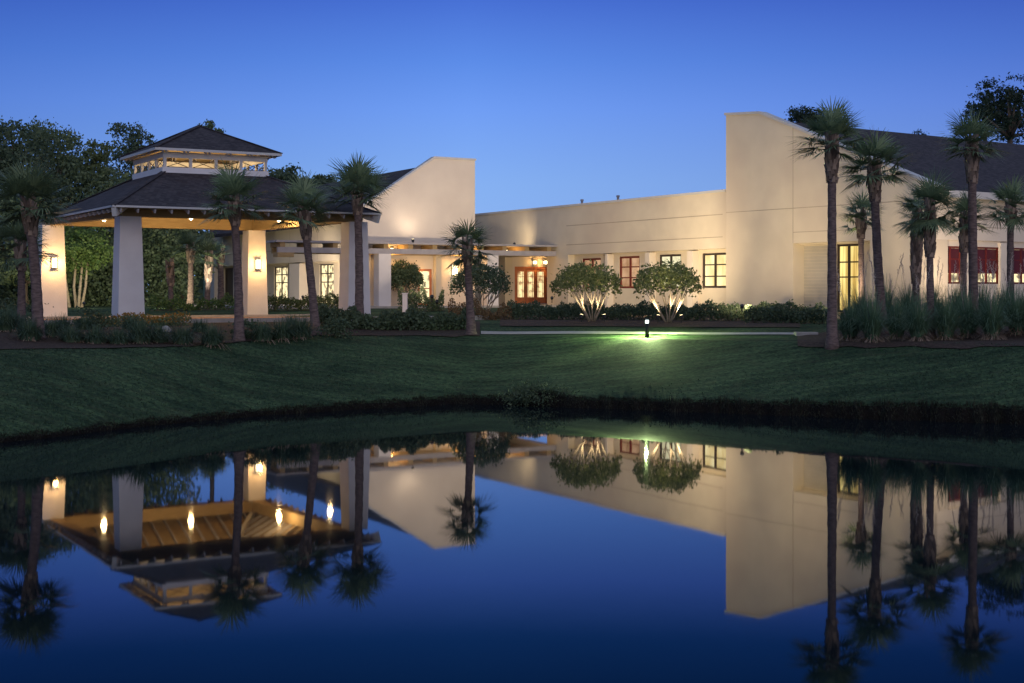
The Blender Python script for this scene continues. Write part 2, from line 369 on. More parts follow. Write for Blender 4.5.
strip('planting_bed', [(-40, 44), g2(0, 350), g2(120, 349), g2(200, 346), g2(260, 341), g2(320, 336), g2(480, 336.5)], [(-40, 62), g2(0, 322), g2(120, 322), g2(200, 322), g2(260, 321), g2(320, 320), g2(480, 322)], M['mulch'], .035, 'brown mulch bed in front of the drive-through pavilion', jit=.15)
strip('hedge_bed', [g2(500, 326.5), g2(650, 327.5), g2(800, 328)], [g2(500, 316), g2(650, 316), g2(800, 316)], M['mulch'], .035, 'dark mulch bed under the long clipped hedge')

# ------------------------------------------------------------ frames of the building
G = Fr(P(475, 15.0), P(363, 15.0 * (3034 - 363) / (3034 - 475)))          # left gable wall
W = Fr(P(726, 17.75), P(470, 13.313))                                      # long middle wall
A_ = Vector(P(726, 17.8)); B_ = Vector(P(905, 20.47)); dT = (B_ - A_).normalized()
Tf = Fr(A_, B_ + dT * 1.6); cT = Vector((-dT.y, dT.x))                    # right gable wall; cT runs back
Cf = Fr(B_ + dT * 1.6, B_ + dT * 1.6 + cT * 26)                            # right wing wall
dG = G.d; backG = -G.n
LS = Fr((G.w(G.len, 0, 0)[0], G.w(G.len, 0, 0)[1]), (G.w(G.len, 0, 0)[0] + backG.x * 30, G.w(G.len, 0, 0)[1] + backG.y * 30))
ZB = 2.4
house = empty('clubhouse', (4, 96, 2.4), 'long cream stucco clubhouse with two tall sloping gable blocks and dark roofs behind the lawn', 'building')

def window(parent, fr, n, u0, u1, z0, z1, fm, gm, cols=2, rows=3, bar=.12, depth=.1, name='window', label=None, rowz=None):
    mb = MB()
    a, b = min(u0, u1), max(u0, u1)
    fr.box(mb, a, a + bar, n - depth, n, z0, z1); fr.box(mb, b - bar, b, n - depth, n, z0, z1)
    fr.box(mb, a + bar, b - bar, n - depth, n, z0, z0 + bar); fr.box(mb, a + bar, b - bar, n - depth, n, z1 - bar, z1)
    for i in range(1, cols):
        c = a + (b - a) * i / cols; fr.box(mb, c - bar * .6, c + bar * .6, n - depth * .9, n - .01, z0 + bar, z1 - bar)
    zs = rowz or [z0 + (z1 - z0) * i / rows for i in range(1, rows)]
    for z in zs:
        for i in range(cols):
            e0 = a + (b - a) * i / cols + (bar * .6 if i else bar); e1 = a + (b - a) * (i + 1) / cols - (bar * .6 if i < cols - 1 else bar)
            fr.box(mb, e0, e1, n - depth * .8, n - .02, z - .035, z + .035)
    f = mb.build(name, fm, parent)
    if label: f['label'] = label
    p = MB(); fr.box(p, a + .02, b - .02, n - depth - .03, n - depth * .85, z0 + .02, z1 - .02); p.build('pane', gm, f)
    return f

# ---- middle wing wall
uE0, uE1 = W.u(547), W.u(505); uR0, uR1 = W.u(727.5), W.u(568)
zpar, zsof = 9.64, 6.45
mb = MB()
W.box(mb, 0.0, W.len, -.45, 0, zsof, zpar)                       # upper wall
W.box(mb, uR1, uE0, -1.2, -.003, ZB, zsof - .001)                # solid pier by the entry
W.box(mb, uE1, W.len, -.6, -.003, ZB, zsof - .001)
rw = -.5
wins = []
for (x0, x1, y0, y1) in [(582, 601, 258.6, 288.5), (619, 639.5, 256.6, 288.3), (659, 681, 254.8, 288.2), (702, 726.5, 253.4, 287.9)]:
    ua, ub = sorted((W.u(x0, rw), W.u(x1, rw))); wins.append((ua, ub, W.z(y1, x1, rw), W.z(y0, x0, rw)))
W.wall(mb, 0.0, uR1, ZB, zsof - .001, rw - .3, rw, wins)
W.box(mb, 0, uR1, rw, -.45, zsof - .06, zsof - .002)
wall = mb.build('middle_wall', M['stucco'], house)
mb = MB()
for y in (214.1, 236.7):
    z = W.z(y, 725); W.box(mb, 0.3, uR1 + .2, -.01, .004, z - .025, z + .025)
mb.build('wall_joint', M['joint'], house)
mb = MB(); W.box(mb, 0.0, W.len, -.56, .07, zpar + .001, zpar + .14); mb.build('parapet_cap', M['trim'], house)
for x0, x1 in [(605, 607), (644.8, 649), (686.8, 692)]:
    mb = MB(); ua, ub = sorted((W.u(x0), W.u(x1))); ub = max(ub, ua + .2)
    W.box(mb, ua, ub, rw + .002, -.02, ZB, zsof - .062); mb.build('pier', M['stucco_pale'], house)
gm = [M['peachglass'], M['peachglass'], M['creamglass'], M['warmglass']]; fm = [M['redframe'], M['redframe'], M['frame'], M['frame']]
for i, (ua, ub, z0, z1) in enumerate(wins):
    window(house, W, rw - .06, ua + .003, ub - .003, z0 + .003, z1 - .003, fm[i], gm[i], label='oxblood framed window with dim peach light' if i < 2 else None)
# flat roof behind and rooftop vents
mb = MB(); W.box(mb, 0.1, W.len, -9, -.451, 8.9, 9.1); mb.build('flat_roof', M['greytrim'], house)
for px, y0, y1 in [(582, 199.5, 203.5), (618, 195.5, 201)]:
    u = W.u(px, -2.5); zt = W.z(y0 - .2, px, -2.5); p = W.w(u, -2.5, 0)
    mb = MB(); mb.tube([(p[0], p[1], 9.05), (p[0], p[1], zt - .12)], [.08, .08], 10)
    mb.tube([(p[0], p[1], zt - .12), (p[0], p[1], zt)], [.12, .11], 10); mb.build('roof_vent', M['greytrim'], house)

# ---- entry recess
E0 = W.w(uE1, 0, 0); Ef = Fr((E0[0], E0[1]), (E0[0] - dG.x * 7.5, E0[1] - dG.y * 7.5))
eu = lambda px, n=0: Ef.u(px, n)
d0, d1 = sorted((eu(514.7), eu(547.6)))
mb = MB(); zdt = Ef.z(266.7, 530); zdf = 3.12
Ef.wall(mb, .6, Ef.len, ZB, zsof + .1, -.3, 0, [(d0, d1, ZB, zdt)])
mb.build('entry_wall', M['stucco_pale'], house)
dd = MB(); Ef.box(dd, d0 + .003, d1 - .003, -.22, -.02, zdt - .16, zdt - .002); Ef.box(dd, d0 + .003, d0 + .13, -.22, -.02, zdf, zdt - .16); Ef.box(dd, d1 - .13, d1 - .003, -.22, -.02, zdf, zdt - .16)
dd.build('door_frame', M['redwood'], house)
wdt = (d1 - d0 - .26) / 3
for i in range(3):
    a = d0 + .13 + wdt * i; b = a + wdt; m_ = MB(); s_ = .16
    Ef.box(m_, a + .01, a + s_, -.16, -.06, zdf, zdt - .17); Ef.box(m_, b - s_, b - .01, -.16, -.06, zdf, zdt - .17)
    Ef.box(m_, a + s_, b - s_, -.16, -.06, zdf, zdf + .45); Ef.box(m_, a + s_, b - s_, -.16, -.06, zdt - .36, zdt - .17)
    c = (a + b) / 2
    for uu in (c - .16, c + .16): Ef.box(m_, uu - .015, uu + .015, -.14, -.08, zdf + .45, zdt - .36)
    for zz in (zdf + 1.55, zdf + 1.95): Ef.box(m_, a + s_, b - s_, -.139, -.079, zz - .015, zz + .015)
    dr = m_.build('entry_door', M['redwood'], house)
    p = MB(); Ef.box(p, a + s_ - .01, b - s_ + .01, -.13, -.10, zdf + .44, zdt - .35); p.build('pane', M['doorglass'], dr)
    p = MB(); hp = Ef.w(a + .10 if i else b - .10, -.03, zdf + 1.0); p.tube([(hp[0], hp[1], hp[2] - .25), (hp[0], hp[1], hp[2] + .25)], [.02, .02], 6); p.build('handle', M['metal'], dr)

# ---- left gable block
z1 = zy(158.7, 15.0) - .13; u435 = G.u(435); u363 = G.len; zr = G.z(205.6, 363) - .1; z435 = G.z(156.4, 435) - .13
du0, du1 = sorted((G.u(418.3), G.u(432)))
mb = MB(); G.wall(mb, 0, u363, ZB, 6.9, -.4, 0, [(du0, du1, ZB, G.z(269, 425))])
G.poly(mb, [(0, 6.9), (0, z1), (u435, z435), (u363, zr), (u363, 6.9)], -.4, 0)
mb.box  # gable
gw = mb.build('left_gable_wall', M['stucco_pale'], house)
mb = MB(); tk = .13
G.poly(mb, [(-.06, z1 + .002), (-.06, z1 + tk), (u435 + .05, z435 + tk), (u363 + .25, zr - .15 + tk), (u363 + .25, zr - .15 + .002), (u435, z435 + .002)], -.5, .07)
mb.build('left_gable_coping', M['trim'], house)
window(house, G, -.05, du0 + .003, du1 - .003, 3.1, G.z(269, 425) - .003, M['redwood'], M['roomglass'], cols=1, rows=2, bar=.14, name='glass_door', rowz=[4.2])
# blocks behind the gable and the left side wall
sl = (z435 - zr) / (u363 - u435)
mb = MB(); G.box(mb, .0, .3, -20, -.401, ZB, z1); mb.build('gable_side_wall', M['stucco'], house)
def roofslab(name, fr, ua, za, ub, zb, n0, n1, th):
    m_ = MB(); fr.poly(m_, [(ua, za), (ub, zb), (ub, zb - th), (ua, za - th)], n0, n1); return m_.build(name, M['roof'], house)
ur = G.u(424); zrg = z435 - sl * (ur - u435)
roofslab('left_wing_roof', G, ur, zrg - .02, u363 + 1.2, zr - 1.2 * sl - .02, -30, -.502, .25)
zro = zrg - .02
mb = MB(); G.box(mb, ur - .3, ur, -30, -.503, ZB, zro - .3); mb.build('ridge_wall', M['stucco'], house)
zl = 6.07; lu = lambda px, n=0: LS.u(px, n)
lr = -.8
lw = []
for (x0, x1, y0) in [(274, 287.5, 266.7), (319.5, 333.6, 264.0)]:
    a, b = sorted((lu(x0, lr), lu(x1, lr))); lw.append((a, b, 3.1, LS.z(y0, (x0 + x1) / 2, lr)))
a, b = sorted((lu(224.5, lr), lu(233, lr))); ldoor = (a, b, 3.1, LS.z(268, 229, lr))
mb = MB(); uend = lu(206)
LS.box(mb, .003, uend, -.4, 0, zl, zr - .45)
LS.wall(mb, .403, uend, ZB, zl - .002, lr - .3, lr, lw + [ldoor])
LS.box(mb, .003, .4, -.4, 0, ZB, zl - .001)
LS.box(mb, .4, uend, lr, -.4, zl - .08, zl - .002)
mb.build('left_wing_wall', M['stucco'], house)
for x0, x1 in [(289, 299), (241, 247), (206, 214)]:
    mb = MB(); a, b = sorted((lu(x0), lu(x1))); LS.box(mb, a, b, lr + .002, -.02, ZB, zl - .083); mb.build('pier', M['stucco_pale'], house)
mb = MB(); z_ = 7.0; LS.box(mb, .01, uend, -.01, .004, z_ - .02, z_ + .02)
for uu in (8, 13.5): LS.box(mb, uu - .02, uu + .02, -.01, .0045, zl + .05, zr - .5)
mb.build('wall_joint', M['joint'], house)
for a, b, z0, z1_ in lw:
    window(house, LS, lr - .06, a + .003, b - .003, z0, z1_ - .003, M['frame'], M['roomglass'], cols=2, rows=3, bar=.08, rowz=[z0 + 1.55, z0 + 2.15])
window(house, LS, lr - .06, ldoor[0] + .003, ldoor[1] - .003, 3.1, ldoor[3] - .003, M['frame'], M['metal'], cols=1, rows=1, name='side_door', label='dark unlit side door')
p = LS.w(uend + .12, .05, 0); mb = MB(); mb.tube([(p[0], p[1], ZB), (p[0], p[1], 8.8)], [.14, .14], 8); mb.build('downspout', noise_mat('verdigris', (.14, .24, .22), (.11, .2, .18), 3), house)
mb = MB(); LS.box(mb, uend - .3, uend, -10, -.401, ZB, zl); mb.build('wing_end_wall', M['stucco'], house)

# ---- right gable block
def tu(px, n=0): return Tf.u(px, n)
u7, u8 = tu(760), tu(905); zA = zy(113, 17.8) - .13; z7 = Tf.z(111.5, 760) - .13; z9 = zy(172, 20.47) - .1; ue = Tf.len
slT = (z7 - z9) / (u8 - u7); zE = z9 - slT * (ue - u8)
ra, rb = tu(793), tu(870); zR = 6.58; nr = -.85
twA, twB = sorted((tu(836.6, nr), tu(859.5, nr))); twz = Tf.z(244, 848, nr)
mb = MB()
Tf.poly(mb, [(0, zR), (0, zA), (u7, z7), (ue, zE), (ue, zR)], -.4, 0)
Tf.box(mb, 0, ra, -1.2, -.0005, ZB, zR - .0005); Tf.box(mb, rb, ue, -1.2, -.0005, ZB, zR - .0005)
Tf.wall(mb, ra, rb, ZB, zR - .001, nr - .3, nr, [(twA, twB, ZB, twz)])
Tf.box(mb, ra, rb, nr, -.4, zR - .08, zR - .002)
Tf.box(mb, 0, .3, -16, -.401, ZB, zA - .3)
mb.build('right_gable_wall', M['stucco'], house)
mb = MB()
for i in range(22):
    z0 = 2.5 + i * .18; Tf.box(mb, ra + .01, twA - .15, nr, nr + .03 - .0, z0, z0 + .165)
mb.build('lap_siding', noise_mat('beige_siding', (.46, .42, .35), (.42, .385, .32), 2), house)
mb = MB(); zj = Tf.z(212.5, 727)
Tf.box(mb, .0, ue, -.01, .004, zj - .022, zj + .022); Tf.box(mb, ra - .02, ra + .02, -.01, .0045, zR, Tf.z(127, 793))
ub2 = tu(881); Tf.box(mb, ub2 - .02, ub2 + .02, -.01, .0045, ZB, Tf.z(165, 881)); zj2 = Tf.z(232, 800); Tf.box(mb, ra, ub2, -.01, .0035, zj2 - .02, zj2 + .02)
mb.build('wall_joint', M['joint'], house)
mb = MB()
Tf.poly(mb, [(-.07, zA + .002), (-.07, zA + .14), (u7, z7 + .14), (ue + .35, zE - slT * .35 + .14), (ue + .35, zE - slT * .35 + .002), (u7, z7 + .002)], -.5, .08)
mb.build('right_gable_coping', M['trim'], house)
window(house, Tf, nr - .05, twA + .003, twB - .003, 2.95, twz - .003, M['frame'], M['curtain'], cols=2, rows=3, bar=.11, rowz=[Tf.z(277, 848, nr), Tf.z(262, 848, nr)], label='tall curtained yellow window')
utr = tu(776)
ztr = z7 - slT * (utr - u7)
roofslab('right_wing_roof', Tf, utr, ztr + .0, ue + .7, zE - slT * .7 + .0, -44, -.502, .25)
mb = MB(); Tf.box(mb, utr - .3, utr, -44, -.503, ZB, ztr - .3); mb.build('ridge_wall', M['stucco'], house)
mb = MB(); Tf.box(mb, ue + .70, ue + .76, -44, -.4, zE - slT * .7 - .32, zE - slT * .7 + .02); mb.build('eave_fascia', M['trim'], house)
# right wing wall
zl2 = 6.54; cu = lambda px, n=0: Cf.u(px, n); cr_ = -.16
cw = []
for x0, x1 in [(941, 962), (976, 999.5), (1011.5, 1034), (1048, 1070)]:
    a, b = sorted((cu(x0, cr_), cu(x1, cr_))); cw.append((a, b, Cf.z(283.8, 950, cr_), Cf.z(246, 950, cr_)))
mb = MB(); Cf.box(mb, .003, 26, -.155, 0, zl2, zE - slT * .2 - .25)
Cf.wall(mb, .3, 26, ZB, zl2 - .002, cr_ - .3, cr_, cw); Cf.box(mb, .002, .35, -1.0, -.001, ZB, zl2 - .001)

mb.build('right_wing_wall', M['stucco_pale'], house)
mb = MB(); zj = Cf.z(226.5, 960); Cf.box(mb, .01, 26, -.01, .004, zj - .02, zj + .02); mb.build('wall_joint', M['joint'], house)
for a, b, z0, zt in cw:
    zs = z0 + (zt - z0) * .30
    f = window(house, Cf, cr_ - .06, a + .003, b - .003, z0 + .003, zt - .003, M['redframe'], M['roomglass'], cols=2, rows=3, bar=.09, rowz=[zs, z0 + (zt - z0) * .66], label='window with red blind pulled over its upper part')
    m_ = MB(); Cf.box(m_, a + .10, (a + b) / 2 - .05, cr_ - .145, cr_ - .10, zs + .03, zt - .1); Cf.box(m_, (a + b) / 2 + .05, b - .10, cr_ - .145, cr_ - .10, zs + .03, zt - .1)
    m_.build('blind', M['redshade'], f)
mb = MB(); a_, b_ = cu(1001), cu(1009.5); Cf.box(mb, a_, b_, cr_ + .002, -.02, ZB, zl2 - .083); mb.build('pier', M['stucco_pale'], house)

# ------------------------------------------------------------ entry canopy
K = Fr(P(278, 16.55), P(551, 14.85))
can = empty('entry_canopy', K.w(8, -1, 3.1), 'flat pergola canopy with grey beam and ochre rafters on white columns before the left gable', 'canopy')
gp0 = G.w(0, 0, 0); n_g = (Vector((gp0[0], gp0[1])) - K.o).dot(K.n)          # gable plane in canopy frame (negative)
nr_ = K.u(475, 0); gu = (Vector((gp0[0], gp0[1])) - K.o).dot(K.d)
wi = Vector(W.w(W.u(551), 0, 0)[:2]); wn = (wi - K.o).dot(K.n); wu = (wi - K.o).dot(K.d)
b0 = (Vector(W.w(W.len, 0, 0)[:2]) - K.o); bn0, bu0 = b0.dot(K.n), b0.dot(K.d)
uw = min(wu, bu0) - .02
mb = MB(); K.box(mb, 0, uw, -.22, 0, 6.38, 6.71); mb.build('front_beam', M['greytrim'], can)
pts = [(-.15, .12), (uw, .12), (uw, -9), (gu + .05, -9), (gu + .05, n_g + .01), (-.15, n_g + .01)]
mb = MB(); mb.prism([K.w(u, n, 0)[:2] for u, n in pts], 7.0, 7.12); mb.build('canopy_deck', M['greytrim'], can)
nraf = int((uw - .6) / 1.72)
for i in range(nraf + 1):
    u = .3 + i * 1.72; nb = n_g + .02 if u < gu else -8.8
    mb = MB(); K.box(mb, u - .16, u + .16, nb, -.02, 6.712, 6.998); mb.build('rafter', M['wood'], can)
mb = MB(); K.box(mb, 0.2, gu, n_g + .02, n_g + .25, 6.35, 6.711); mb.build('rear_beam', M['wood'], can)
for x0, x1, dp in [(377.5, 391.6, .85), (485, 500, .8), (345, 356, .6)]:
    a, b = K.u(x0), K.u(x1); mb = MB(); c = (a + b) / 2; h = .42
    K.box(mb, c - h, c + h, -.72, .06, ZB, 6.378); mb.build('column', M['col'], can)
a = K.u(448); mb = MB(); K.box(mb, a - .2, a + .2, n_g + .02, n_g + .4, ZB, 6.35); mb.build('rear_post', M['stucco'], can)
mb = MB(); K.box(mb, -.05, 1.0, -.7, .05, 6.10, 6.378); mb.build('end_bracket', M['wood'], can)
cf = lambda u, n, z: Vector(K.w(u, n, z))

def lamp(kind, name, loc, power, color=(1, .72, .38), radius=.08, parent=None, target=None, cone=70, blend=.8):
    d = bpy.data.lights.new(name, kind); d.energy = power; d.color = color
    if kind in ('POINT', 'SPOT'): d.shadow_soft_size = radius
    if kind == 'SPOT': d.spot_size = math.radians(cone); d.spot_blend = blend
    o = bpy.data.objects.new(name, d); col.objects.link(o)
    o.location = Vector(loc) - (wloc(parent) if parent else Vector((0, 0, 0)))
    if parent: o.parent = parent
    if target is not None: o.rotation_euler = (Vector(target) - Vector(loc)).to_track_quat('-Z', 'Y').to_euler()
    return o
WARM = (1, .55, .18)
# wall lamps of the entry
def wall_lamp(parent, fr, px, py, n, h=.5, w=.16, power=40, name='wall_lamp', c=WARM):
    u = fr.u(px, n); z = fr.z(py, px, n); mb = MB()
    fr.box(mb, u - w, u + w, n - .002 + .002, n + .05, z - h / 2 - .05, z + h / 2 + .05); fr.box(mb, u - w - .02, u + w + .02, n + .05, n + .24, z + h / 2, z + h / 2 + .05); fr.box(mb, u - w - .02, u + w + .02, n + .05, n + .24, z - h / 2 - .05, z - h / 2)
    for sx in (-1, 1): fr.box(mb, u + sx * w - .015, u + sx * w + .015, n + .21, n + .235, z - h / 2, z + h / 2)
    f = mb.build(name, M['metal'], parent)
    mb = MB(); fr.box(mb, u - w + .02, u + w - .02, n + .06, n + .2, z - h / 2 + .001, z + h / 2 - .001); mb.build('lamp_glass', M['lamp'], f)
    p = fr.w(u, n + .42, z); lamp('POINT', 'lamp_light', p, power, c, .08, f)
    return f
wall_lamp(house, G, 454, 270, 0, .7, .18, 40)
wall_lamp(house, G, 415.5, 272, 0, .35, .12, 25)
for px in (534, 544.5): wall_lamp(house, Ef, px, 262.5, 0, .22, .12, 30)

# ------------------------------------------------------------ drive-through pavilion
pc = Vector((-15.39, 68.95)); th = .531; pu = Vector((math.cos(th), math.sin(th))); pv = Vector((-pu.y, pu.x))
def pp(i, j, z): q = pc + pu * i + pv * j; return (q.x, q.y, z)
class PF(Fr):
    def __init__(s, o, d, n): s.o = Vector(o); s.d = Vector(d); s.n = Vector(n); s.len = 0
pav = empty('drive_through_pavilion', (pc.x, pc.y, 2.6), 'open square pavilion with dark hipped roof, lantern cupola and four tapering pale columns', 'pavilion')
PA, PB, ZEV, CC, ZCE, ZAP = 6.22, 7.67, 7.58, 3.1, 10.62, 12.18
cpos = {}
for nm, px, s in [('near', 128, 22.6), ('right', 354.5, 20.9), ('left', 51, 19.9), ('back', 254, 18.3)]:
    x, y = P(px, s); q = Vector((x, y)) - pc; cpos[nm] = (q.dot(pu), q.dot(pv))
    i, j = cpos[nm]; mb = MB(); hb, ht = (.68, .52) if nm == 'left' else (.60, .47); z0, z1_ = 2.3, 7.34
    mb.hexa([pp(i - hb, j - hb, z0), pp(i + hb, j - hb, z0), pp(i + hb, j + hb, z0), pp(i - hb, j + hb, z0)],
            [pp(i - ht, j - ht, z1_), pp(i + ht, j - ht, z1_), pp(i + ht, j + ht, z1_), pp(i - ht, j + ht, z1_)])
    c = mb.build('column', M['col'], pav)
    if nm in ('left', 'back'):
        t = (z1_ - 5.5) / (z1_ - z0); q = pc + pu * i + pv * (j - (ht + (hb - ht) * t) - .0); fr = PF(q, pu, -pv)
        zc = CZ + (HY - (263 if nm == 'left' else 264.5)) / (19.9 if nm == 'left' else 18.3); mb = MB(); w_, h_ = .14, .50
        mb2 = MB(); fr.box(mb, -w_, w_, .03, .06, zc - h_ / 2, zc + h_ / 2); fr.box(mb, -w_, w_, .06, .2, zc + h_ / 2, zc + h_ / 2 + .025)
        fr.box(mb, -w_, w_, .06, .2, zc - h_ / 2 - .025, zc - h_ / 2)
        for sx in (-w_, 0, w_): fr.box(mb, sx - .012, sx + .012, .24, .255, zc - h_ / 2, zc + h_ / 2)
        f = mb.build('wall_sconce', M['metal'], c); fr.box(mb2, -w_ + .03, w_ - .03, .065, .22, zc - h_ / 2 + .01, zc + h_ / 2 - .01); mb2.build('lamp_glass', M['lamp'], f)
        lamp('POINT', 'lamp_light', fr.w(0, .5, zc), 110, WARM, .1, f)
ci = [min(cpos[k][0] for k in cpos), max(cpos[k][0] for k in cpos)]
li = [('near', 'right'), ('left', 'back'), ('near', 'left'), ('right', 'back')]
for a, b in li:
    A1, B1 = cpos[a], cpos[b]; mb = MB(); a3 = Vector(pp(*A1, 7.65)); b3 = Vector(pp(*B1, 7.65)); d = (b3 - a3).normalized()
    off = .3 if (a, b) in li[:2] else -.3
    mb.bar(a3 - d * off, b3 + d * off, .5, .62); mb.build('beam', M['wood'], pav)
def frustum(mb, a0, b0, z0, a1, b1, z1, th=0):
    A = [pp(-a0, -b0, z0), pp(a0, -b0, z0), pp(a0, b0, z0), pp(-a0, b0, z0)]
    B = [pp(-a1, -b1, z1), pp(a1, -b1, z1), pp(a1, b1, z1), pp(-a1, b1, z1)]
    mb.add(A + B, [(0, 1, 5, 4), (1, 2, 6, 5), (2, 3, 7, 6), (3, 0, 4, 7)])
CW = 2.55
mb = MB(); frustum(mb, PA, PB, ZEV + .10, CW, CW, 9.62); mb.build('lower_roof', M['roof'], pav, fix=False)
mb = MB(); frustum(mb, PA - .02, PB - .02, ZEV + .0, CW, CW, 9.50); mb.build('roof_deck', M['wood'], pav, fix=False)
for (i0, j0, i1, j1) in [(-PA, -PB, PA, -PB), (PA, -PB, PA, PB), (PA, PB, -PA, PB), (-PA, PB, -PA, -PB)]:
    mb = MB(); mb.bar(pp(i0, j0, ZEV + .075), pp(i1, j1, ZEV + .075), .05, .085); mb.build('fascia', M['trim'], pav)
for (i0, j0) in [(-PA, -PB), (PA, -PB), (PA, PB), (-PA, PB)]:
    mb = MB(); a = Vector(pp(i0 * .99, j0 * .99, ZEV - .17)); b = Vector(pp(CW * (1 if i0 > 0 else -1), CW * (1 if j0 > 0 else -1), 9.33)); mb.bar(a, b, .2, .38); mb.build('hip_rafter', M['trim'], pav)
for (i0, j0) in [(-PA, -PB), (PA, -PB), (PA, PB), (-PA, PB)]:
    mb = MB(); mb.bar(pp(i0, j0, ZEV + .12), pp(CW * (1 if i0 > 0 else -1), CW * (1 if j0 > 0 else -1), 9.64), .24, .04); mb.build('ridge_cap', M['roof'], pav)
    mb = MB(); mb.bar(pp(CC * (1 if i0 > 0 else -1), CC * (1 if j0 > 0 else -1), ZCE + .11), pp(0, 0, ZAP + .02), .22, .04); mb.build('ridge_cap', M['roof'], pav)
def raft(i0, j0, i1, j1):
    z0 = ZEV - .10; r = MB(); r.bar(pp(i0, j0, z0), pp(i1, j1, z0 + 1.92 * math.hypot(i1 - i0, j1 - j0) / (PA - CW if abs(i1 - i0) > 1e-6 else PB - CW)), .07, .17); return r.build('rafter', M['greytrim'], pav)
for sg in (-1, 1):
    n = 17
    for k in range(n):
        t = -PA + .35 + (2 * PA - .7) * k / (n - 1); e = max(CW, abs(t) * 0 + (CW if abs(t) <= CW else CW + (abs(t) - CW) / (PA - CW) * (PB - CW)))
        if PB - .05 - e > .4: raft(t, sg * (PB - .05), t, sg * e)
    n = 19
    for k in range(n):
        t = -PB + .35 + (2 * PB - .7) * k / (n - 1); e = CW if abs(t) <= CW else CW + (abs(t) - CW) / (PB - CW) * (PA - CW)
        if PA - .05 - e > .4: raft(sg * (PA - .05), t, sg * e, t)
# cupola
for k in range(4):
    d = [pu, pv, -pu, -pv][k]; nn = [-pv, pu, pv, -pu][k]
    fr = PF(pc + nn * CW, d, nn)
    mb = MB(); fr.box(mb, -CW - .06, CW + .06 - .14, -.08, .06, 9.44, 9.86); mb.build('cupola_curb', M['white'], pav)
    mb = MB(); fr.box(mb, -CW - .02, CW + .02 - .1, -.08, .02, 10.31, 10.58); mb.build('cupola_beam', M['trim'], pav)
    for q in range(5):
        x = -CW + .08 + q * (2 * CW - .16) / 4
        if q == 4: continue
        mb = MB(); fr.box(mb, x - .07, x + .07, -.12, .0, 9.861, 10.309); mb.build('cupola_post', M['trim'], pav)
        x2 = x + (2 * CW - .16) / 4; mb = MB()
        A1 = fr.w(x + .1, -.05, 9.88); B1 = fr.w(x2 - .1, -.05, 10.25); A2 = fr.w(x + .1, -.06, 10.25); B2 = fr.w(x2 - .1, -.06, 9.88)
        mb.bar(A1, B1, .02, .03); mb.bar(A2, B2, .02, .03); mb.bar(fr.w(x + .1, -.05, 9.88), fr.w(x2 - .1, -.05, 9.88), .03, .035); mb.build('cross_brace', M['frame'], pav)
    for q in range(6):
        x = -2.6 + q * 5.2 / 5; mb = MB(); 
        for ox in (-.09, .09): mb.bar(fr.w(x + ox, .42, ZCE - .06), fr.w(x + ox, -.1, ZCE + .14), .05, .13)
        mb.build('rafter_tail', M['greytrim'], pav)
    a = pc + nn * CC; mb = MB(); f2 = PF(a, d, nn); f2.box(mb, -CC, CC - .05, -.05, 0, ZCE - .03, ZCE + .09); mb.build('cupola_fascia', M['trim'], pav)
A = [pp(-CC, -CC, ZCE + .09), pp(CC, -CC, ZCE + .09), pp(CC, CC, ZCE + .09), pp(-CC, CC, ZCE + .09), pp(0, 0, ZAP)]
mb = MB(); mb.add(A, [(0, 1, 4), (1, 2, 4), (2, 3, 4), (3, 0, 4)]); mb.build('cupola_roof', M['roof'], pav, fix=False)
A = [pp(-CC + .03, -CC + .03, ZCE + .02), pp(CC - .03, -CC + .03, ZCE + .02), pp(CC - .03, CC - .03, ZCE + .02), pp(-CC + .03, CC - .03, ZCE + .02), pp(0, 0, ZAP - .12)]
mb = MB(); mb.add(A, [(0, 1, 4), (1, 2, 4), (2, 3, 4), (3, 0, 4)]); mb.build('cupola_ceiling', M['wood'], pav, fix=False)
lamp('POINT', 'cupola_light', pp(0, 0, 10.0), 260, (1, .74, .40), .3, pav)
# ceiling lamps hanging under the rafters
for px, py, s, pw in [(104, 219.5, 20.6, 210), (191, 218, 19.9, 240), (279, 220, 19.6, 240), (160, 214, 18.6, 180), (330, 222, 19.2, 180)]:
    x, y = P(px, s); z = zy(py, s); mb = MB()
    mb.tube([(x, y, z + .22), (x, y, z + .10)], [.05, .05], 8); mb.tube([(x, y, z + .12), (x, y, z + .05)], [.06, .10], 12)
    f = mb.build('ceiling_lamp', M['metal'], pav, smooth=False)
    mb = MB(); mb.tube([(x, y, z + .05), (x, y, z - .05), (x, y, z - .10)], [.10, .10, .04], 12); mb.build('lamp_glass', M['lamp'], f, smooth=True)
    lamp('POINT', 'lamp_light', (x, y, z - .22), pw, (1, .66, .30), .12, f)
# driveway slab below the pavilion with a pale kerb
mb = MB(); mb.prism([pp(-13, -3.9, 0)[:2], pp(14, -3.9, 0)[:2], pp(14, 4.2, 0)[:2], pp(-13, 4.2, 0)[:2]], 2.3, 2.66)
o = mb.build('driveway', M['drive']); tag(o, 'brick coloured drive passing under the pavilion', kind='structure')
mb = MB(); 
for j0, j1 in ((-4.2, -3.902), (4.202, 4.5)): mb.prism([pp(-13, j0, 0)[:2], pp(14, j0, 0)[:2], pp(14, j1, 0)[:2], pp(-13, j1, 0)[:2]], 2.3, 2.78)
o = mb.build('kerb', M['walk']); tag(o, 'pale concrete kerb edging the pavilion drive', kind='structure')
mb = MB(); mb.prism([K.w(-1, .6, 0)[:2], K.w(K.len + 8, .6, 0)[:2], K.w(K.len + 8, -14, 0)[:2], K.w(-1, -14, 0)[:2]], 2.3, 3.08)
o = mb.build('terrace', M['walk']); tag(o, 'concrete terrace floor before the entry doors', kind='structure')

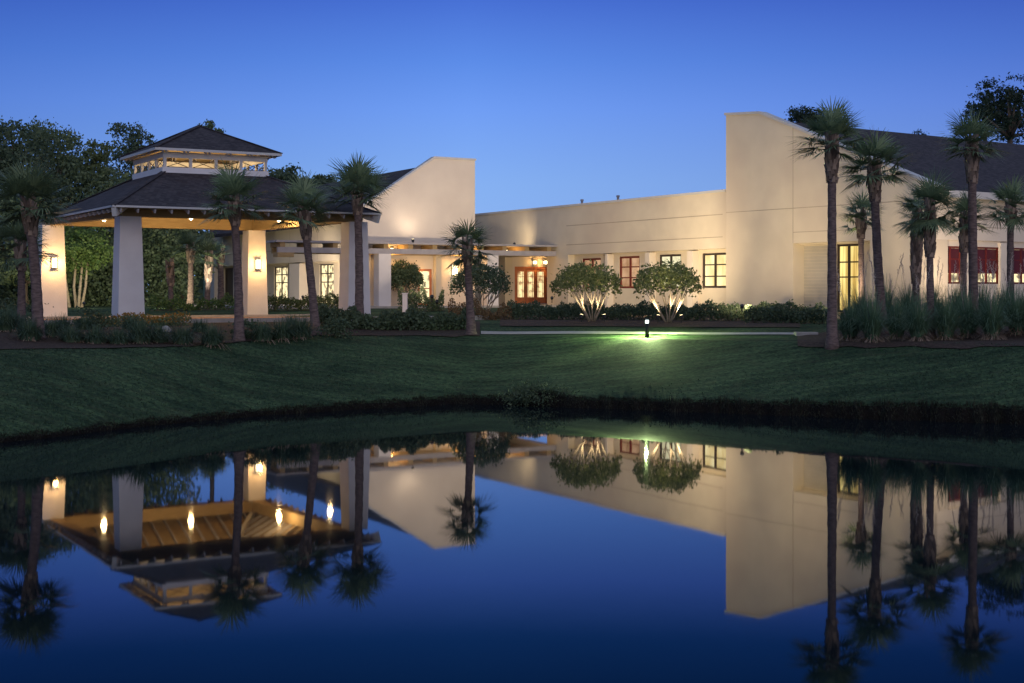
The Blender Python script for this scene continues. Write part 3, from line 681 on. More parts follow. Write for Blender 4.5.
# ------------------------------------------------------------ palms
def palm(pxb, s, pxt, yt, R, label, nf=30, r0=.19, boots=(.0, 1.2), group='palms in front of the clubhouse', mleaf='palm', seed=0, dead=0, sag=1.0, sparse=1.0, zb=None, upmin=-.35):
    rg = random.Random(seed + int(pxb) * 7 + int(yt))
    x0, y0 = P(pxb, s); z0 = T(x0, y0) - .1 if zb is None else zb
    xt = (pxt - CX) / s; zt = zy(yt, s)
    r0 = r0 * .86; R = R * 1.2
    root = empty('palm_tree', (x0, y0, z0 + .1), label, 'palm tree', group)
    H = zt - z0; n = 26; pts = []; rad = []
    for i in range(n + 1):
        t = i / n; e = math.sin(t * PI) * .06 * H * .25 * (1 if seed % 2 else -1)
        pts.append((x0 + (xt - x0) * t ** 1.2 + e * .3, y0 + .15 * math.sin(t * 3), z0 + H * t))
        r = r0 * (1.18 - .25 * t) + .10 * math.exp(-t * H * 2.2)
        rad.append(r * (1 + .05 * math.sin(i * 2.3)))
    mb = MB(); mb.tube(pts, rad, 12); mb.build('trunk', M['bark'], root, smooth=True)
    bl = boots[1]; mb = MB(); r0_ = r0; cnt = int(15 * bl / .32)
    for k in range(cnt):
        t = k / cnt; zz = zt - bl + bl * t * 1.02; a = k * 2.399; tt = (zz - z0) / H; i = min(int(tt * n), n - 1); f_ = tt * n - i
        cx_ = pts[i][0] * (1 - f_) + pts[i + 1][0] * f_; cy_ = pts[i][1] * (1 - f_) + pts[i + 1][1] * f_
        rr = rad[i] * (.92 + .34 * math.sin(PI * min(1, t * 1.1)))
        L_ = (.20 + .14 * rg.random()) * (1 + .6 * t); dx, dy = math.cos(a), math.sin(a); w_ = .065
        o_ = rr * .82; tip = rr + .02 + .09 * rg.random() * rg.random() + .06 * t
        base = Vector((cx_, cy_, zz)); side = Vector((-dy, dx, 0)); out = Vector((dx, dy, 0))
        v = [base + out * o_ + side * w_ * 1.3, base + out * o_ - side * w_ * 1.3, base + out * tip - side * w_ * .6 + Vector((0, 0, L_)), base + out * tip + side * w_ * .6 + Vector((0, 0, L_)),
             base + out * (o_ + .07) + side * w_ * 1.2, base + out * (o_ + .07) - side * w_ * 1.2, base + out * (tip + .03) - side * w_ * .5 + Vector((0, 0, L_)), base + out * (tip + .03) + side * w_ * .5 + Vector((0, 0, L_))]
        mb.add(v, [(0, 1, 2, 3), (7, 6, 5, 4), (0, 4, 5, 1), (1, 5, 6, 2), (2, 6, 7, 3), (3, 7, 4, 0)])
    mb.build('boots', M['boots'], root)
    top = Vector((xt, pts[-1][1], zt))
    Vv = []; Qf = []; mi = []
    def quad(a, b, c, d, m_):
        k = len(Vv); Vv.extend([a, b, c, d]); Qf.append((k, k + 1, k + 2, k + 3)); mi.append(m_)
    nf = int(nf * .92)
    for k in range(nf + dead):
        isd = k >= nf
        az = k * 2.399 + rg.uniform(-.3, .3)
        el = (math.asin(min(.97, 1 - (k / nf) * (1 - math.sin(upmin)))) + rg.uniform(-.22, .22)) if not isd else rg.uniform(-1.35, -1.0)
        h = Vector((math.cos(az), math.sin(az), 0)); d = h * math.cos(el) + Vector((0, 0, math.sin(el)))
        Lp = R * rg.uniform(.30, .56) * (.7 if isd else 1); b0 = top + Vector((0, 0, -.25 * (k / nf)))
        p1 = b0 + d * Lp * .55; d2 = (d + Vector((0, 0, -.22 * sag))).normalized(); p2 = p1 + d2 * Lp * .5
        side = d2.cross(Vector((0, 0, 1)));
        if side.length < .1: side = Vector((-h.y, h.x, 0))
        side.normalize(); up = side.cross(d2).normalized()
        m_ = 1 if isd else 0
        for a, b in ((b0, p1), (p1, p2)): quad(a - side * .022, a + side * .022, b + side * .015, b - side * .015, m_)
        nl = int(rg.randint(26, 32) * sparse); Lf = R * rg.uniform(.55, .78)
        roll = rg.uniform(-.5, .5)
        for q in range(nl):
            t = (q / (nl - 1) - .5) * 2; an = t * 1.85 + rg.uniform(-.05, .05)
            ld = (d2 * math.cos(an) + side * math.sin(an) * math.cos(roll) + up * math.sin(an) * math.sin(roll) + up * .25 * (1 - abs(t))).normalized()
            ll = Lf * (1 - .35 * abs(t) ** 2) * rg.uniform(.85, 1.08)
            o0 = p2 - d2 * .10 * Lf * (1 - abs(t))
            m1 = o0 + ld * ll * .58; m2 = m1 + (ld + Vector((0, 0, -.34 * sag * rg.uniform(.3, 1.5)))).normalized() * ll * .46
            ws = ld.cross(up)
            if ws.length < .1: ws = side
            ws = ws.normalized() * .021 * (R / 1.3)
            quad(o0 - ws * .6, o0 + ws * .6, m1 + ws, m1 - ws, m_); quad(m1 - ws, m1 + ws, m2 + ws * .12, m2 - ws * .12, m_)
    np_mesh('crown', np.array([tuple(v) for v in Vv]), np.array(Qf), [M[mleaf], M['dry']], root, mi=mi)
    return root
PG = 'cabbage palms on the right beside the clubhouse'; LG = 'cabbage palms along the left planting bed'
palm(832, 27, 832, 140, 1.25, 'tall palm with bulging neck at the left end of the right hand mulch bed', 34, .185, (0, 1.6), PG, seed=1)
palm(883, 24.5, 874, 166, 1.45, 'tall leaning palm directly right of the yellow curtained window', 34, .20, (0, 1.5), PG, seed=2)
palm(862, 22, 861, 217, 1.05, 'short slim palm whose crown sits against the gable wall beside the yellow window', 22, .15, (0, 1.0), PG, seed=3)
palm(931, 26, 930, 206, 1.15, 'dense round-crowned palm standing in the plumed grasses', 38, .15, (0, 2.0), PG, seed=5, upmin=-.9)
palm(917, 23.5, 918, 214, .9, 'shaggy booted palm half hidden behind the dense round-crowned palm', 20, .16, (0, 3.0), PG, seed=6, upmin=-.7)
palm(974, 25.5, 972, 143, 1.15, 'tallest palm at the far right with crown against the dark roof', 32, .19, (0, 1.6), PG, seed=7)
palm(964, 22, 966, 218, 1.1, 'palm between the two left red-blind windows of the right wing', 24, .17, (0, 1.6), PG, seed=8)
palm(1011, 22.5, 1011, 206, 1.15, 'palm at the right edge in front of the wall pier between red-blind windows', 28, .17, (0, .9), PG, seed=9, upmin=-.6)
palm(38, 28, 27, 203, 1.4, 'leaning palm at the far left with stout trunk beside the sconce column', 34, .20, (0, 1.2), LG, seed=11, mleaf='palm2')
palm(21, 25.5, 20, 246, 1.25, 'straight palm behind the leaning palm at the left edge', 26, .16, (0, 1.0), LG, seed=12, mleaf='palm2')
palm(239, 25.7, 233, 201, 1.25, 'palm standing before the inner sconce column of the pavilion', 32, .18, (0, 1.0), LG, seed=13, upmin=-.35)
palm(316, 23.8, 303, 210, 1.3, 'palm leaning left with wide drooping crown in front of the lit side windows', 28, .18, (0, 1.3), LG, seed=14, upmin=-.2)
palm(359, 22, 357, 194, 1.5, 'palm in front of the right pavilion column with crown against the cream gable', 28, .20, (0, 1.0), LG, seed=15, upmin=-.15)
palm(471.5, 22.7, 467, 246, 1.15, 'short solitary palm with small shaggy crown before the entry canopy', 26, .18, (0, .9), LG, seed=16, upmin=-.75, mleaf='palm2')
BG = 'young palms beyond the pavilion drive'
bp1 = palm(206, 16.6, 209, 256, 1.1, 'uplit pale palm beyond the drive beside the clubhouse corner', 18, .17, (0, 1.6), BG, seed=21, mleaf='palm2')
palm(171, 17.2, 169.5, 266, .5, 'bare topped short palm stump beyond the drive', 5, .15, (0, 1.2), BG, seed=22)
palm(190, 15.5, 190, 248, 1.2, 'palm in the shade left of the uplit palm beyond the drive', 20, .2, (0, 1.0), BG, seed=23, mleaf='palm2')
palm(221, 16.2, 220, 250, .7, 'dark stout palm trunk before the unlit side door', 8, .2, (0, 1.0), BG, seed=24)

# ------------------------------------------------------------ trees
def tree(pxs, s, ytop, ybot, w, label, mleaf, n, leaf=.22, blobs=9, trunk_r=.3, stems=1, cat='tree', group=None, name='tree', spread=.24, barkm='treebark', ztr=None, clumps=26, asp=.6):
    rg = random.Random(int(pxs * 3 + ytop)); x, y = P(pxs, s); zg = 2.7 if y > 80 else T(x, y)
    root = empty(name, (x, y, zg), label, cat, group)
    zt, zb = zy(ytop, s), zy(ybot, s); H = zt - zb; bl = []
    for k in range(blobs):
        a = k * 2.4; t = (k + .5) / blobs; rr = w * .5 * (1 - .55 * abs(t - .4) / .6) * rg.uniform(.35, .75)
        r = w * rg.uniform(.20, .33); rz = min(r * rg.uniform(.6, .85), H * .35)
        zc = zb + rz + (H - 2 * rz) * t
        bl.append((x + math.cos(a) * rr, y + math.sin(a) * rr, zc, r, r, rz))
    C = crown_pts(bl, n, clumps, spread)
    mb = MB(); hub = Vector((x, y, zb + H * .25))
    for st in range(stems):
        ox = rg.uniform(-.5, .5) * (stems > 1); b = Vector((x + ox, y + rg.uniform(-.3, .3) * (stems > 1), zg - .2))
        e = Vector((x + ox * 3.0, y, zb + H * .25)); mid = (b + e) / 2 + Vector((rg.uniform(-.2, .2), 0, 0))
        mb.tube([b, mid, e, e + Vector((ox * .3, 0, H * .5))], [trunk_r * 1.2, trunk_r * .9, trunk_r * .7, trunk_r * .2], 8)
    for b in bl: mb.tube([hub + Vector((0, 0, -.1 * H)), (hub + Vector(b[:3])) / 2 + Vector((0, 0, -.04 * H)), Vector(b[:3])], [trunk_r * .5, trunk_r * .32, trunk_r * .08], 6)
    mb.build('trunk', M[barkm], root, smooth=True)
    V, Q = leaf_quads(C, leaf, asp); np_mesh('crown', V, Q, M[mleaf], root)
    return root
WG = 'woodland trees behind the pavilion'
for i, (px, s, yt, yb, w, lab, ml, n, bb) in enumerate([
    (12, 13.2, 118, 230, 7.5, 'broad dark tree rising at the left edge behind the palms', 'leafdark', 9000, 10),
    (52, 12.4, 116, 232, 6.5, 'tall rounded tree with its top left of the pavilion roof', 'leafmid', 9000, 10),
    (88, 11.8, 137, 235, 5.5, 'olive tree just left of the cupola behind the lower roof', 'leafolive', 6500, 9),
    (135, 10.6, 120, 205, 5.2, 'thin airy tree whose top touches the sky left of the cupola', 'leafdark', 5200, 10),
    (112, 12.0, 165, 240, 5.5, 'low bushy tree directly behind the left slope of the pavilion roof', 'leafmid', 5000, 8),
    (25, 15.0, 190, 300, 6.5, 'low leafy tree behind the two left edge palms', 'leafmid', 7000, 9),
    (-25, 13.0, 105, 240, 8.0, 'dark tree partly outside the left edge of the photo', 'leafdark', 7000, 9),
    (212, 10.5, 118, 160, 2.8, 'tree top showing just above the cupola roof slope', 'leafmid', 1500, 5)]):
    tree(px, s, yt, yb, w, lab, ml, n, .27, bb, .28, group=WG, clumps=22)
tree(76, 15.2, 222, 272, 4.4, 'pale multi-trunked tree lit warm green under the pavilion roof', 'leafgreen', 7000, .20, 9, .10, 4, group=WG, barkm='palebark')
for i, (px, s, yt, yb, w, lab) in enumerate([
    (118, 13.5, 225, 282, 4.5, 'leafy tree seen between the near column and the pale multi-trunked tree'),
    (150, 13.0, 225, 285, 5.0, 'leafy tree right of the near pavilion column under the roof'),
    (186, 13.2, 222, 284, 4.2, 'leafy tree behind the young palms beyond the drive')]):
    tree(px, s, yt, yb, w, lab, 'leafmid' if i < 2 else 'leafdark', 5500, .24, 9, .16, 2, group=WG)
BT = 'tree tops behind the clubhouse roof'
for px, s, yt, yb, w, lab in [(283, 9.5, 166, 200, 7, 'dark tree mass rising just right of the cupola'), (322, 8.8, 172, 200, 4.0, 'round dark tree top above the left wing roof ridge'), (300, 9.0, 178, 205, 6, 'low dark tree top between two others behind the left roof')]:
    tree(px, s, yt, yb, w, lab, 'leafdark', 3200, .32, 6, .3, group=BT, clumps=16)
PT = 'pines behind the right roof'
tree(1010, 13.5, 72, 150, 6.2, 'tall open pine rising behind the far right end of the roof', 'leafpine', 7000, .26, 11, .3, group=PT, name='pine_tree', spread=.2, clumps=14, asp=.35)
tree(985, 12.5, 92, 145, 3.6, 'lower pine left of the tall pine behind the roof', 'leafpine', 3000, .26, 7, .25, group=PT, name='pine_tree', spread=.2, clumps=12, asp=.35)
tree(806, 12.0, 104, 135, 4.6, 'dark tree top peeking over the right gable behind the tallest left palm', 'leafpine', 2800, .26, 7, .25, group=PT, name='pine_tree', clumps=12, asp=.35)
tree(915, 9.5, 128, 150, 4.0, 'small tree top just above the right roof ridge', 'leafpine', 900, .26, 4, .25, group=PT, name='pine_tree', clumps=10, asp=.35)
# woodland backdrop, one mass nobody could count
n = 26000; ang = RG.uniform(-1.15, 1.15, n); rr = RG.uniform(128, 150, n)
C = np.stack([np.sin(ang) * rr, np.cos(ang) * rr, 2.5 + RG.beta(1.1, 1.3, n) * (5.6 + 1.6 * np.sin(ang * 21) + 1.1 * np.sin(ang * 47 + 1))], 1)
V, Q = leaf_quads(C, 1.1, .7); o = np_mesh('woodland', V, Q, M['leafdark']); tag(o, 'dark far woodland closing the view behind the buildings', kind='stuff')
n = 30000; ux = RG.uniform(-38, -22.8, n); C = np.stack([ux, RG.uniform(98, 103, n), 2.6 + RG.beta(1, 1.2, n) * np.interp(ux, [-34, -28, -24, -19], [6.5, 9.5, 12, 11])], 1)
C2 = np.stack([RG.uniform(-70, -36, 5000), RG.uniform(82, 95, 5000), 2.6 + RG.beta(1, 1.3, 5000) * 4.2], 1)
V, Q = leaf_quads(np.concatenate([C, C2]), .27, .6); o = np_mesh('undergrowth', V, Q, M['leafdark']); tag(o, 'dense dark undergrowth behind the pavilion drive', kind='stuff')

# uplit clipped small trees
def ligustrum(px, ybase, s, x0, x1, yt, yb, label, n=3600, stems=8, seed=1, ml='leafuplit', dep=1.0, zfix=None):
    rg = random.Random(seed); x, y = P(px, s); zg = T(x, y) - .05 if zfix is None else zfix
    root = empty('clipped_tree', (x, y, zg), label, 'small tree', 'domed multi-stem trees along the facade')
    cx = ((x0 + x1) / 2 - CX) / s; w = (x1 - x0) / s / 2; zt, zb = zy(yt, s), zy(yb, s); h = zt - zb
    pts = []
    th = RG.uniform(0, 2 * PI, n); rr = np.sqrt(RG.uniform(0, 1, n)) * .98; prof = np.sqrt(np.clip(1 - rr ** 2, 0, 1))
    lump = 1 + .09 * np.sin(th * 3 + rr * 5 + seed * 2) + .07 * np.sin(th * 7 + seed)
    low = .38 * h * (1 - rr ** 1.5) * (.8 + .4 * np.sin(th * 3 + 1)) + .02 * h; hi = low + (h - low) * (prof ** .7) * lump
    zz = zb + low + (hi - low) * RG.uniform(0, 1, n) ** .45
    C = np.stack([cx + np.cos(th) * rr * w, y + np.sin(th) * rr * w * dep, zz], 1) + RG.normal(size=(n, 3)) * .07
    q_ = np.sin(C[:, 0] * 5.1 + seed) * np.sin(C[:, 2] * 6.3 + C[:, 0] * 1.7) * np.cos(C[:, 1] * 4.7 + seed * 2) + RG.normal(size=n) * .12
    C = C[q_ > -.30]; C += RG.normal(size=C.shape) * .04
    mb = MB()
    for k in range(stems):
        a = k * 2 * PI / stems + rg.uniform(-.3, .3); r = w * rg.uniform(.4, .82); tz = zb + h * rg.uniform(.28, .5)
        b = Vector((x + .1 * math.cos(a), y + .1 * math.sin(a), zg)); e = Vector((cx + math.cos(a) * r, y + math.sin(a) * r * dep, tz))
        mid = b.lerp(e, .45) + Vector((rg.uniform(-.06, .06), 0, rg.uniform(-.12, .06)))
        mb.tube([b, b.lerp(mid, .5) + Vector((rg.uniform(-.05, .05), 0, 0)), mid, mid.lerp(e, .5) + Vector((rg.uniform(-.06, .06), 0, 0)), e], [.036, .03, .026, .02, .012], 6)
        for q in range(2):
            a2 = a + rg.uniform(-.7, .7); e2 = Vector((cx + math.cos(a2) * r * 1.15, y + math.sin(a2) * r * 1.15 * dep, tz + .1)); mb.tube([mid, mid.lerp(e2, .55) + Vector((0, 0, -.05)), e2], [.03, .022, .01], 5)
    mb.build('trunk', M['palebark'], root, smooth=True)
    V, Q = leaf_quads(C, .15, .6); np_mesh('crown', V, Q, M[ml], root)
    return x, y, zg
l1 = ligustrum(592, 312, 20.7, 551, 622, 264.5, 299, 'domed small tree with pale uplit stems left of the bollard lamp', seed=3)
l2 = ligustrum(668, 318, 21.2, 633, 702, 263.5, 299, 'domed small tree with pale uplit stems right of the bollard lamp', seed=4)
l3 = ligustrum(484, 315, 18.2, 449, 511, 265, 298, 'unlit domed small tree behind the short solitary palm', seed=5, ml='leafdark')
l4 = ligustrum(404, 313, 15.6, 384, 424, 263, 293, 'small dark domed tree behind the white canopy column', n=5200, stems=5, seed=6, ml='leafdark', dep=.45, zfix=3.05)

# ------------------------------------------------------------ hedges, shrubs, grasses
def hedge(pts, wdt, h, n, label, mleaf='leafdark', leaf=.12, name='hedge', group=None, wob=.12, cat='hedge', gaps=0):
    p = np.array(pts, float); sg = np.concatenate([[0], np.cumsum(np.linalg.norm(np.diff(p, axis=0), axis=1))])
    t = RG.uniform(0, sg[-1], n); x = np.interp(t, sg, p[:, 0]); y = np.interp(t, sg, p[:, 1])
    e = RG.uniform(-1, 1, n); y = y + e * wdt / 2
    hh = h * (1 + wob * np.sin(t * 1.9) + wob * .8 * np.sin(t * 4.3 + 1) + wob * .6 * np.sin(t * 9.1)) * (1 - .35 * np.abs(e) ** 3)
    z = zterr(x, y) + hh * RG.uniform(.0, 1, n) ** .6 + RG.normal(size=n) * .04
    C = np.stack([x, y, z], 1); V, Q = leaf_quads(C, leaf, .6)
    root = empty(name, (float(p[0][0]), float(p[0][1]), T(*p[0])), label, cat, group)
    np_mesh('foliage', V, Q, M[mleaf], root)
    mb = MB(); k = int(sg[-1] / .7)
    mb.tube([(float(np.interp(q_, sg, p[:, 0])), float(np.interp(q_, sg, p[:, 1])), T(float(np.interp(q_, sg, p[:, 0])), float(np.interp(q_, sg, p[:, 1])))) for q_ in np.linspace(0, sg[-1], 14)], [.03] * 14, 5)
    for q in range(k):
        tt = (q + .5) * sg[-1] / k; xx = float(np.interp(tt, sg, p[:, 0])); yy = float(np.interp(tt, sg, p[:, 1])); z0 = T(xx, yy)
        for a in range(3): mb.tube([(xx, yy, z0 - .05), (xx + random.uniform(-.25, .25), yy + random.uniform(-.2, .2), z0 + h * .75)], [.02, .008], 5)
    mb.build('stems', M['treebark'], root)
    return root
def pth(l): return [P(px, s) for px, s in l]
hedge(pth([(507, 19.3), (560, 19.5), (640, 19.8), (720, 20.2), (822, 21)]), 1.5, .85, 15000, 'long low dark hedge running below the windows to the right gable')
hedge(pth([(745, 21.5), (790, 21.8), (832, 22)]), .9, .72, 2600, 'low dark shrub row in front of the right end of the long hedge', leaf=.13)
hedge(pth([(318, 22.5), (380, 22.3), (440, 21.8), (470, 21.5)]), 1.6, .74, 9500, 'dark leafy hedge between the pavilion and the solitary palm', leaf=.15, wob=.2)
hedge(pth([(256, 17.6), (300, 17.4), (345, 17.2)]), 1.2, .8, 3600, 'olive hedge under the lit side windows behind the pavilion', 'leafolive')
hedge(pth([(398, 17.8), (425, 17.6), (444, 17.4)]), 1.0, 1.05, 2500, 'rounded green shrubs by the canopy door next to the glowing floodlight', 'leafmid', wob=.25)
hedge(pth([(448, 19.2), (475, 19.3), (512, 19.5)]), 1.2, .75, 2600, 'low reddish brown shrubs below the unlit domed tree', 'dry', wob=.3, leaf=.1)
hedge(pth([(150, 17.5), (200, 17.3), (236, 17.2)]), 1.0, .6, 2400, 'low green plants beyond the drive under the young palms', 'leafgreen', wob=.35)
def thing_leaves(name, C, leaf, m, label, cat, loc, group=None, asp=.6):
    root = empty(name, loc, label, cat, group); V, Q = leaf_quads(C, leaf, asp); np_mesh('foliage', V, Q, M[m], root); return root
n = 3600; x = RG.uniform(P(60, 25)[0], P(165, 25)[0], n); y = RG.uniform(58.6, 60.8, n)
C = np.stack([x, y, zterr(x, y) + RG.uniform(.05, .5, n) * (.8 + .2 * np.sin(x * 3))], 1)
rt = thing_leaves('flower_bed', C[:2500], .10, 'leafmid', 'bed of orange and yellow flowers before the near pavilion column', 'flowers', (float(x.mean()), 57, 2.4))
V, Q = leaf_quads(C[2500:] + np.array([0, 0, .13]), .085, .9); np_mesh('blossoms', V, Q, M['flower'], rt)

def grass_clump(x, y, h, n, label, group, plumes=0, m='blade', rad=.22, spreadk=1.0, skirt=60, seed=0):
    rg = np.random.default_rng(seed + 100); z = T(x, y)
    root = empty('pampas_plant' if plumes else 'fountain_plant', (x, y, z), label, 'clump plant', group)
    def blades(n, h0, h1, out, wd, droop):
        az = rg.uniform(0, 2 * PI, n); L = rg.uniform(h0, h1, n); o = rg.uniform(.05, out, n) * spreadk
        bx = x + np.cos(az) * rad * rg.uniform(0, 1, n); by = y + np.sin(az) * rad * rg.uniform(0, 1, n)
        Vs = []; prev = None; segs = 4
        for k in range(segs + 1):
            t = k / segs; r = o * t ** 1.6 * L; zz = z + L * (t * (1 - droop * .35 * t * o)) - droop * o * L * .45 * t ** 3
            px_ = bx + np.cos(az) * r; py_ = by + np.sin(az) * r; w_ = wd * (1 - .85 * t)
            sx, sy = -np.sin(az) * w_, np.cos(az) * w_
            Vs.append(np.stack([np.stack([px_ - sx, py_ - sy, zz], 1), np.stack([px_ + sx, py_ + sy, zz], 1)], 1))
        A = np.stack(Vs, 1).reshape(n, -1, 3); m_ = A.shape[1]
        Q = np.concatenate([np.stack([np.arange(n) * m_ + 2 * k, np.arange(n) * m_ + 2 * k + 1, np.arange(n) * m_ + 2 * k + 3, np.arange(n) * m_ + 2 * k + 2], 1) for k in range(segs)])
        return A.reshape(-1, 3), Q
    V, Q = blades(int(n * 1.7), h * .5, h * 1.05, .75, .015, 1.2); np_mesh('blades', V, Q, M[m], root)
    if skirt:
        V, Q = blades(skirt, h * .22, h * .45, 1.7, .022, 1.8); np_mesh('dry_skirt', V, Q, M['skirt'], root)
    for k in range(plumes):
        az = rg.uniform(0, 2 * PI); L = h * rg.uniform(1.1, 1.4); o = rg.uniform(.05, .3); b = Vector((x, y, z))
        tip = b + Vector((math.cos(az) * o * L, math.sin(az) * o * L * .6, L)); st = b.lerp(tip, .72) - Vector((math.cos(az), 0, 0)) * .03
        mb = MB(); mb.tube([b, st, tip], [.008, .007, .004], 5)
        for q in range(22):
            t = q / 21; p = st.lerp(tip, t); d = Vector((rg.normal() * .05, rg.normal() * .05, .09)); w_ = .02 * (1 - abs(t - .4))
            mb.add([p, p + d * .5 + Vector((w_, 0, 0)), p + d, p + d * .5 - Vector((w_, 0, 0))], [(0, 1, 2, 3)])
        mb.build('plume', M['plume'], root, fix=False)
    return root
RGp = 'tall plumed grasses in the right mulch bed'
spots = [(850, 26.0, 1.7), (872, 26.6, 1.9), (897, 25.6, 1.75), (918, 26.6, 1.85), (946, 26.3, 1.9), (968, 25.8, 1.8), (992, 26.5, 1.9), (1017, 26.0, 1.85), (1040, 26.3, 1.8),
         (860, 23.6, 1.9), (885, 23.2, 2.0), (908, 23.4, 1.9), (934, 23.0, 2.0), (957, 23.2, 2.0), (982, 22.9, 2.0), (1006, 23.2, 2.0), (1030, 23.0, 1.9)]
ords = ['first', 'second', 'third', 'fourth', 'fifth', 'sixth', 'seventh', 'eighth', 'ninth']
for i, (px, s, h) in enumerate(spots):
    x, y = P(px, s); fr_ = i < 9; h *= 1.2
    lab = ('front row plumed grass clump, %s from the left in the right mulch bed' if fr_ else 'back row plumed grass clump nearer the wall, %s from the left') % ords[i if fr_ else i - 9]
    grass_clump(x, y, h, 420, lab, RGp, plumes=[2, 3, 1, 3, 1, 2, 3, 2, 1][i % 9], seed=i, skirt=150 if fr_ else 0, spreadk=1.1)
LGp = 'dark fountain grasses in the left planting bed'
ls = [(6, 26.5, 1.15), (30, 27.6, 1.0), (52, 26.8, .85), (72, 27.3, .75), (95, 27.2, .8), (118, 27.0, .75), (140, 26.6, 1.25), (158, 26.2, .9), (182, 26.2, .95), (212, 26.0, 1.0), (262, 24.8, .95), (282, 24.4, 1.15), (300, 24.0, 1.25)]
nm = ['leftmost clump at the photo edge', 'clump right at the foot of the leaning palm', 'clump just right of the leaning palm', 'low clump before the orange flowers', 'clump in front of the flower bed middle', 'clump under the near pavilion column', 'tall dark clump right of the near column', 'small clump following the tall dark one', 'loose clump before the drive kerb', 'clump left of the palm by the inner column', 'clump right of the palm by the inner column', 'clump between two palms before the side windows', 'tallest clump at the foot of the left leaning palm']
for i, (px, s, h) in enumerate(ls):
    s += .7; x, y = P(px, s); grass_clump(x, y, h, 380, 'dark fountain grass, ' + nm[i], LGp, seed=40 + i, skirt=60, spreadk=1.2, rad=.4, m='bladedark')
lr2 = ['low loose tuft behind the leftmost fountain clump', 'low loose tuft between the leaning palm and the flowers', 'low loose tuft in front of the orange flowers at their left end', 'low loose tuft in front of the orange flowers at their right end', 'low loose tuft between the boulder and the inner column palm', 'low loose tuft behind the palm that leans left']
for i, (px, s, h) in enumerate([(18, 26.0, .9), (62, 26.2, .8), (84, 25.7, .7), (130, 25.4, .75), (200, 25.0, .7), (292, 23.6, .9)]):
    x, y = P(px, s); grass_clump(x, y, h, 300, lr2[i], 'low tufts in the left planting bed', seed=70 + i, skirt=30, spreadk=1.3, rad=.3, m='bladedark')
for i, (px, s, h, lab) in enumerate([(248, 25.2, .8, 'small round shrub in mulch right of the palm by the inner column'), (335, 24.2, .8, 'small dark shrub right of the palm that leans left'), (12, 24.5, 1.3, 'broad dark shrub at the left edge behind the fountain grass'), (90, 25.4, .8, 'green shrub behind the fountain grass and flowers'), (600, 21.2, .0, '')]):
    if not h: continue
    x, y = P(px, s); C = crown_pts([(x, y, T(x, y) + h * .45, h * .8, h * .6, h * .5)], 900, 20, .3); thing_leaves('shrub', C, .12, 'leafdark', lab, 'shrub', (x, y, T(x, y)), 'shrubs of the left bed')
# tuft of rough growth on the bank
x, y = .93, float(ysh(.93)) + .25
C = crown_pts([(x, y, .45, .75, .5, .5), (x + .9, y + .1, .35, .6, .4, .3), (x - .8, y + .15, .3, .5, .4, .28)], 2600, 22, .3)
thing_leaves('bank_shrub', C, .08, 'leafdark', 'dark scrubby clump growing on the pond bank edge', 'shrub', (x, y, .2))
# lawn blades and overhanging bank growth as stuff
n = 150000; yy = 36 + 32 * RG.uniform(0, 1, n) ** 1.1; xx = RG.uniform(-.42, .42, n) * yy
dd_ = yy - ysh(xx); k = (dd_ > .3) & (yy < 66) & (np.hypot(xx - 5.6, yy - 58.0) > 8.0 + 5.0 * RG.uniform(0, 1, n)); xx, yy = xx[k], yy[k]
zz = zterr(xx, yy); n = len(xx); az = RG.uniform(0, PI, n); h = RG.uniform(.02, .05, n); wv = .022
ax, ay = np.cos(az) * wv, np.sin(az) * wv; lx, ly = RG.normal(size=n) * .02, RG.normal(size=n) * .02
V = np.stack([np.stack([xx - ax, yy - ay, zz], 1), np.stack([xx + ax, yy + ay, zz], 1), np.stack([xx + lx, yy + ly, zz + h], 1)], 1).reshape(-1, 3)
o = np_mesh('lawn_grass', V, np.arange(3 * n).reshape(-1, 3), M['blade2']); tag(o, 'short grass blades covering the lawn', kind='stuff')
n = 40000; xx = RG.uniform(-18, 19, n); d_ = RG.uniform(-.02, .6, n); yy = ysh(xx) + d_; zz = zterr(xx, yy); az = RG.uniform(0, PI, n); h = RG.uniform(.04, .30, n) * (.35 + 1.1 * bankh(xx)) * (.75 + .6 * np.sin(xx * 3.1 + 2 * np.sin(xx * .8)) * np.sin(xx * 7.3))
ax, ay = np.cos(az) * .012, np.sin(az) * .012; lx, ly = RG.normal(size=n) * .05, -np.abs(RG.normal(size=n)) * .08
V = np.stack([np.stack([xx - ax, yy - ay, zz], 1), np.stack([xx + ax, yy + ay, zz], 1), np.stack([xx + lx, yy + ly, zz + h * RG.choice([1, -.6], n)], 1)], 1).reshape(-1, 3)
o = np_mesh('bank_grass', V, np.arange(3 * n).reshape(-1, 3), leaf_mat('bank_growth', (.006, .010, .006), (.055, .055, .035), .9, 0)); tag(o, 'ragged dry growth hanging over the pond bank', kind='stuff')

# ------------------------------------------------------------ bollard lamp and stones
bx, by, bz = gp(647, 337.4)
bol = empty('bollard_lamp', (bx, by, bz), 'short black bollard lamp glowing white on the lawn by the footpath', 'bollard lamp')
mb = MB(); mb.tube([(bx, by, bz - .1), (bx, by, bz + .60)], [.085, .085], 14); mb.build('post', M['metal'], bol, smooth=True)
mb = MB(); mb.tube([(bx, by, bz + .60), (bx, by, bz + .73)], [.07, .07], 14); mb.build('lamp_glass', M['lampwhite'], bol, smooth=True)
mb = MB(); mb.tube([(bx, by, bz + .731), (bx, by, bz + .77), (bx, by, bz + .80)], [.10, .10, .05], 14); mb.build('cap', M['metal'], bol)
for k in range(8):
    a = k * PI / 4 + PI / 8; ca, sa = math.cos(a), math.sin(a)
    lamp('SPOT', 'bollard_light', (bx + .12 * ca, by + .12 * sa, bz + .70), 1250, (.74, 1, .40), .05, bol, (bx + 1.15 * ca, by + 1.15 * sa, bz - .1), 80, .5)
